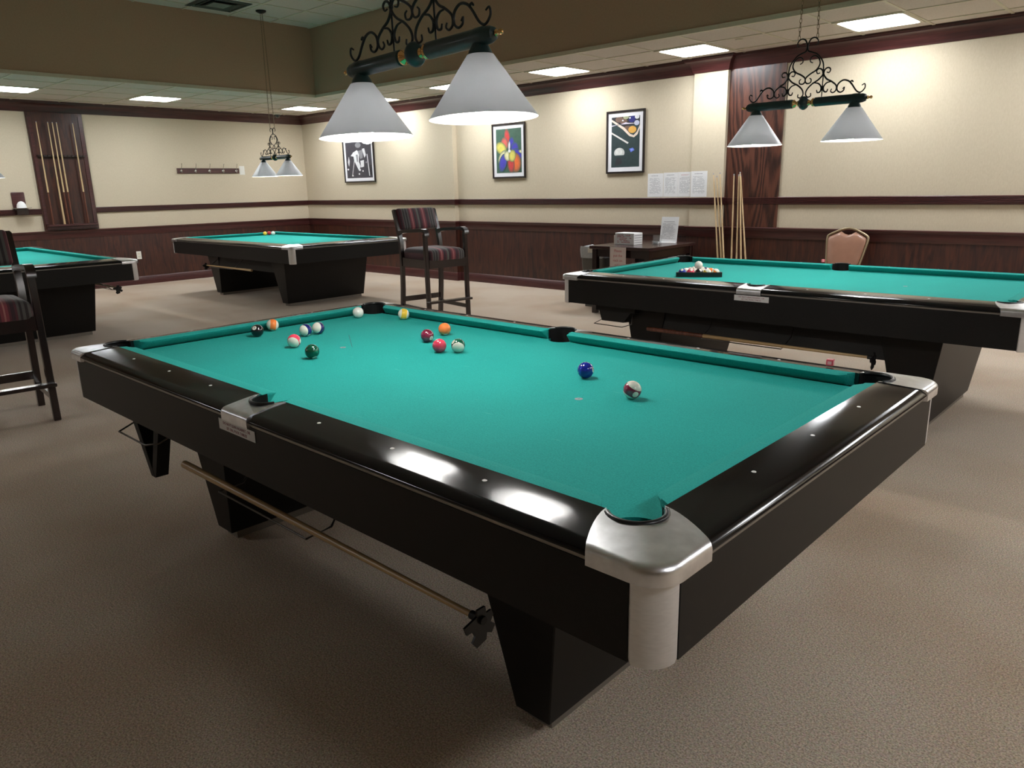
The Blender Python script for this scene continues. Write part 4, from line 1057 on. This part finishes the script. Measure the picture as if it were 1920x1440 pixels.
def art_burst(t, aw, ah):
    b = MB(); y = -.0125
    flat_poly(b, [(-1, -1), (1, -1), (1, 1), (-1, 1)], y, ink('bottle_green', (.05, .11, .075)), aw, ah)
    cx, cz = .05, .02
    def petal(ang, r0, r1, wd, col, name):
        nonlocal y
        a = math.radians(ang); d = (math.cos(a)*1.5, math.sin(a)); c = (cx+d[0]*(r0+r1)/2, cz+d[1]*(r0+r1)/2)
        for k, (sc, mixg) in enumerate(((1.22, .78), (1.08, .55), (.95, .32), (.8, .14), (.6, 0))):
            y -= .0001
            cc = [col[i]*(1-mixg)+(.05, .11, .075)[i]*mixg for i in range(3)]
            flat_poly(b, ell(c[0], c[1], (r1-r0)/2*sc*1.25, wd*sc*1.45, a), y, ink(name+str(k), cc), aw, ah)
    RED, OR, YE, BL, CRM, PK = (.55, .05, .05), (.75, .16, .04), (.65, .58, .12), (.06, .05, .42), (.72, .68, .40), (.60, .12, .10)
    petal(100, .30, .85, .13, RED, 'red'); petal(128, .20, .60, .16, PK, 'rose'); petal(165, .15, .75, .16, YE, 'yellow'); petal(70, .12, .52, .13, BL, 'blue')
    petal(15, .10, .50, .16, BL, 'blue'); petal(-20, .2, .75, .12, BL, 'blue'); petal(-140, .2, .75, .14, CRM, 'cream'); petal(-122, .35, .95, .17, BL, 'blue')
    petal(-60, .35, .95, .24, OR, 'orange'); petal(-82, .35, .90, .16, RED, 'red'); petal(-112, .12, .42, .15, CRM, 'cream'); petal(-58, .12, .48, .17, YE, 'yellow'); petal(-8, .5, .95, .05, CRM, 'cream'); petal(85, .05, .35, .05, (.75, .7, .75), 'lilac')
    y -= .0001; flat_poly(b, ell(cx+.03, cz-.03, .10, .07), y, ink('pale', (.70, .70, .72)), aw, ah)
    b.build('print', None, t, 0)
def art_rack(t, aw, ah):
    b = MB(); y = -.0125
    def P(pts, n, c):
        nonlocal y; y -= .0001; flat_poly(b, pts, y, ink(n, c), aw, ah)
    P([(-1, -1), (1, -1), (1, 1), (-1, 1)], 'slate', (.030, .050, .052))
    P([(-1, 1), (1, 1), (1, .68), (-.1, .6), (-.7, .72), (-1, .9)], 'dark', (.02, .02, .03))
    P(ell(-.45, .90, .28, .12), 'red0', (.55, .03, .06)); P(ell(-.15, .82, .26, .11), 'red0', (.55, .03, .06)); P(ell(.02, .97, .20, .08), 'cream1', (.70, .50, .28)); P(ell(.45, .88, .24, .13), 'navy', (.02, .02, .16)); P(ell(.80, .96, .16, .09), 'pale', (.70, .70, .72)); P(ell(.78, .72, .18, .10), 'ice', (.50, .52, .66))
    P(ell(.15, .52, .30, .11), 'red0', (.55, .03, .06)); P(ell(.48, .47, .28, .14), 'amber', (.70, .38, .08)); P(ell(-.20, .85, .06, .03), 'pale', (.70, .70, .72)); P(ell(.30, .93, .06, .035), 'pale', (.7, .7, .72))
    P([(-1, .92), (-1, .84), (-.2, .50), (.28, .22), (.60, .16), (.85, .27), (1, .52), (1, .64), (.80, .38), (.58, .25), (.35, .30), (-.1, .58)], 'maple', (.72, .60, .50))
    P([(-1, .68), (0, .70), (.9, .70), (.2, .74), (0, .77), (-.3, .72), (-1, .64)], 'lilac_glare', (.72, .66, .78))
    P([(-1, .42), (-1, .35), (.16, -.08), (.24, -.03)], 'ivory', (.66, .64, .60))
    P([(-.6, -.62), (-.3, -.60), (-.2, -.85), (-.75, -.95)], 'dusk', (.035, .035, .04))
    P(ell(-.42, -.42, .38, .20), 'ivory_ball', (.55, .56, .54)); P(ell(-.46, -.37, .26, .13), 'ivory_lit', (.68, .69, .66)); P([(-.80, -.52), (-.05, -.52), (-.1, -.60), (-.40, -.63), (-.7, -.60)], 'slate', (.03, .05, .052))
    P([(.28, -.28), (.55, -.24), (.66, -.34), (.40, -.42)], 'chalk_blue', (.10, .16, .60)); P([(.36, -.30), (.52, -.28), (.58, -.33), (.42, -.36)], 'chalk_lit', (.25, .32, .75))
    b.build('print', None, t, 0)
framed(-9.545, -8.66, 1.545, 2.29, YW-.08, 'black and white framed picture below the farther lampshade, near the far corner', art_bw)
framed(-5.94, -5.30, 1.535, 2.285, YW, 'framed picture of blurred coloured balls bursting outwards', art_burst)
framed(-3.905, -3.335, 1.55, 2.30, YW, 'framed picture of a rack, cue tip, white ball and blue chalk', art_rack)
def sheet(x0, x1, z0, z1, y, label, head, seed, cols=1, group='printed sheets above the chair rail'):
    b = MB(); b.box((x0, y-.0012, z0), (x1, y, z1)); o = b.build('printed_sheet', M['paper'], None, 0); tag(o, label, 'paper', group)
    # move origin to centre for children
    c = Vector(((x0+x1)/2, y-.0012, (z0+z1)/2)); o.data.transform(Matrix.Translation(-c)); o.location = c
    w, h = x1-x0, z1-z0
    p = print_lines(o, w*.9, h*.8, 16, M['ink_grey'], seed, thick=.32, y=-.0003); p.location = (0, 0, -h*.04)
    p = print_lines(o, w*.7, h*.12, 1 if head != 'red' else 3, M['ink_red'] if head == 'red' else M['ink_dark'], seed+7, thick=.30, y=-.0003, top=0, dens=1); p.location = (0, 0, h*(.40 if head != 'red' else .40))
    return o
sheet(-3.285, -3.065, 1.257, 1.535, YW, 'leftmost white printed sheet above the chair rail, next to the rack picture', 'dark', 21)
sheet(-3.060, -2.862, 1.257, 1.540, YW, 'second white printed sheet from the left, with columns of print', 'dark', 22)
sheet(-2.860, -2.668, 1.257, 1.542, YW, 'white sheet with red heading, left of the pilaster', 'red', 23)
sheet(-2.645, -2.435, 1.255, 1.545, YW-.07, 'white printed sheet pinned on the pilaster behind the cues', 'dark', 24)

# coat hooks, left wall
t = empty('coat_rack', (XW, 4.395, 1.787)); tag(t, 'dark wooden rail with five metal coat hooks on the left wall', 'coat rack')
b = MB(); b.box((0, -.545, -.042), (.020, .545, .042), bev=.003); b.build('board', M['mahog_y'], t, 0)
for i in range(5):
    y = -.485+i*.243
    b = MB(); b.tube(smooth_path([(.022, y, -.015), (.040, y, .005), (.050, y, .045), (.072, y, .085), (.078, y, .105)], 4), .0042, 6); b.sphere((.079, y, .110), .008, 8, 6)
    b.tube(smooth_path([(.022, y, -.015), (.045, y, -.030), (.060, y, -.020), (.064, y, .0)], 4), .0042, 6); b.sphere((.064, y, .004), .008, 8, 6)
    b.lathe([(.0001, .019), (.018, .019), (.018, .023), (.0001, .026)], 10, Matrix.Translation((0, y, -.005)) @ Matrix.Rotation(PI/2, 4, 'Y')); b.build('hook', M['steel'], t, 60)
b = MB(); b.box((XW, 4.955, 1.72), (XW+.006, 5.052, 1.868), bev=.001); o = b.build('wall_plate', M['plate'], None, 0); tag(o, 'small white plate on the left wall, right of the coat hooks', 'wall plate')
b = MB(); b.box((XW+.016, 3.010, .405), (XW+.024, 3.085, .530), bev=.002); o = b.build('power_outlet', M['plate'], None, 0); tag(o, 'white power outlet low on the wood panelling of the left wall', 'outlet')
for z in (.445, .492):
    b = MB(); b.box((XW+.0242, 3.032, z-.014), (XW+.0252, 3.063, z+.014)); b.build('socket_face', M['white_trim'], o, 0)
# wall cue rack, left wall: full height board with holder rail, base ledge, five cues
t = empty('wall_cue_rack', (XW, 2.135, 0)); tag(t, 'tall dark wooden cue rack on the left wall', 'cue rack')
b = MB(); b.box((0, -.375, .925), (.032, .375, 2.606), bev=.003); b.build('back_board', M['panel'], t, 0)
for sy in (1, -1):
    b = MB(); b.box((.032, sy*.335-.022, 1.02), (.042, sy*.335+.022, 2.56)); b.build('side_moulding', M['mahog_y'], t, 0)
b = MB(); b.box((.032, -.32, 1.985), (.085, .32, 2.010), bev=.003)
for k in range(12): b.lathe([(.0001, 0), (.009, 0), (.009, .02), (.0001, .02)], 8, Matrix.Translation((.088, -.29+.0527*k, 1.988)))
b.build('holder_rail', M['chairwood'], t, 0)
b = MB(); b.box((.032, -.345, .985), (.125, .345, 1.012), bev=.003); b.box((.032, -.345, .945), (.060, .345, .985)); b.build('ledge', M['mahog_y'], t, 0)
cl = ['leftmost cue in the wall rack', 'second cue from the left in the wall rack', 'third cue in the wall rack, honey coloured', 'fourth cue from the left in the wall rack', 'cue alone at the right of the wall rack']
for i, yy in enumerate((-.265, -.115, -.055, .0, .215)):
    t = empty('pool_cue', (XW+.088, 2.135+yy, 1.012)); tag(t, 'pool cue with dark butt, '+cl[i], 'cue', 'cues in the wall rack')
    b = MB(); b.tube([(0, 0, 1.46*q) for q in (.32, .5, .75, .99)], [.0120, .0105, .0085, .0065], 8); b.build('shaft', M['ash_z'], t, 60)
    b = MB(); b.tube([(0, 0, 0), (0, 0, 1.46*.32)], [.0155, .0122], 8); b.build('butt', M['ash_z'] if i == 1 else M['cue_butt'], t, 60)
    b = MB(); b.tube([(0, 0, 1.445), (0, 0, 1.458)], .0064, 8); b.build('tip', M['ink_grey'], t, 60)
# powder cone holder
t = empty('chalk_cone_holder', (XW, 1.492, 1.17)); tag(t, 'small dark wall bracket left of the cue rack', 'bracket')
b = MB(); b.box((0, -.085, .0), (.022, .085, .32), bev=.012, seg=2); b.build('back_plate', M['mahog_y'], t, 30)
b = MB(); b.box((.02, -.075, .0), (.13, .075, .085), bev=.004); b.build('tray', M['chairwood'], t, 0)
b = MB(); b.box((.0, -.10, .092), (.15, .115, .098), bev=.001); b.build('shelf', M['steel'], t, 0)
b = MB(); b.lathe([(.0001, 0), (.060, 0), (.062, .02), (.055, .05), (.038, .078), (.015, .092), (.0001, .095)], 20, caps=False); o = b.build('chalk_cone', M['white_ball'], None, 50); o.location = (XW+.075, 1.50, 1.2685)
tag(o, 'rounded white hand chalk sitting in the small wall bracket', 'hand chalk')
# dome camera, vent, sprinkler
t = empty('dome_camera', (-10.52, 5.62, ZL)); tag(t, 'small dome security camera on the ceiling near the far corner', 'security camera')
b = MB(); b.lathe([(.0001, -.004), (.085, -.004), (.085, -.020), (.060, -.026), (.0001, -.026)], 20, caps=False); b.build('base', M['plate'], t, 40)
b = MB(); b.lathe([(.050, -.024), (.050, -.038), (.040, -.062), (.022, -.076), (.0001, -.080)], 16, caps=False); b.build('dome', M['camera_dome'], t, 60)
t = empty('ceiling_vent', (-7.58, 3.22, ZH)); tag(t, 'dark square air vent in the raised ceiling', 'vent')
b = MB()
for k, (r1, r2, z1, z2) in enumerate(((.30, .25, -.004, -.016), (.23, .18, -.018, -.004), (.16, .12, -.018, -.004))):
    b.loft([[(x*r1, y*r1, z1) for x, y in ((1, 1), (-1, 1), (-1, -1), (1, -1))], [(x*r2, y*r2, z2) for x, y in ((1, 1), (-1, 1), (-1, -1), (1, -1))]], True, False)
b.build('louvres', M['vent'], t, 0)
b = MB(); b.box((-.118, -.118, -.014), (.118, .118, -.008)); b.build('centre_plate', M['vent_in'], t, 0)
b = MB(); b.box((-.29, -.29, -.003), (.29, .29, .002)); b.build('throat', M['black_matte'], t, 0)
for (x, y, lab) in ((-1.72, 5.50, 'small round sprinkler plate beside the panel over the pilaster'),):
    b = MB(); b.lathe([(.0001, -.010), (.030, -.010), (.038, -.004), (.038, -.001), (.0001, -.001)], 16, Matrix.Translation((0, 0, 0)), caps=False); o = b.build('sprinkler_plate', M['white_trim'], None, 40); o.location = (x, y, ZL-.003); tag(o, lab, 'sprinkler')
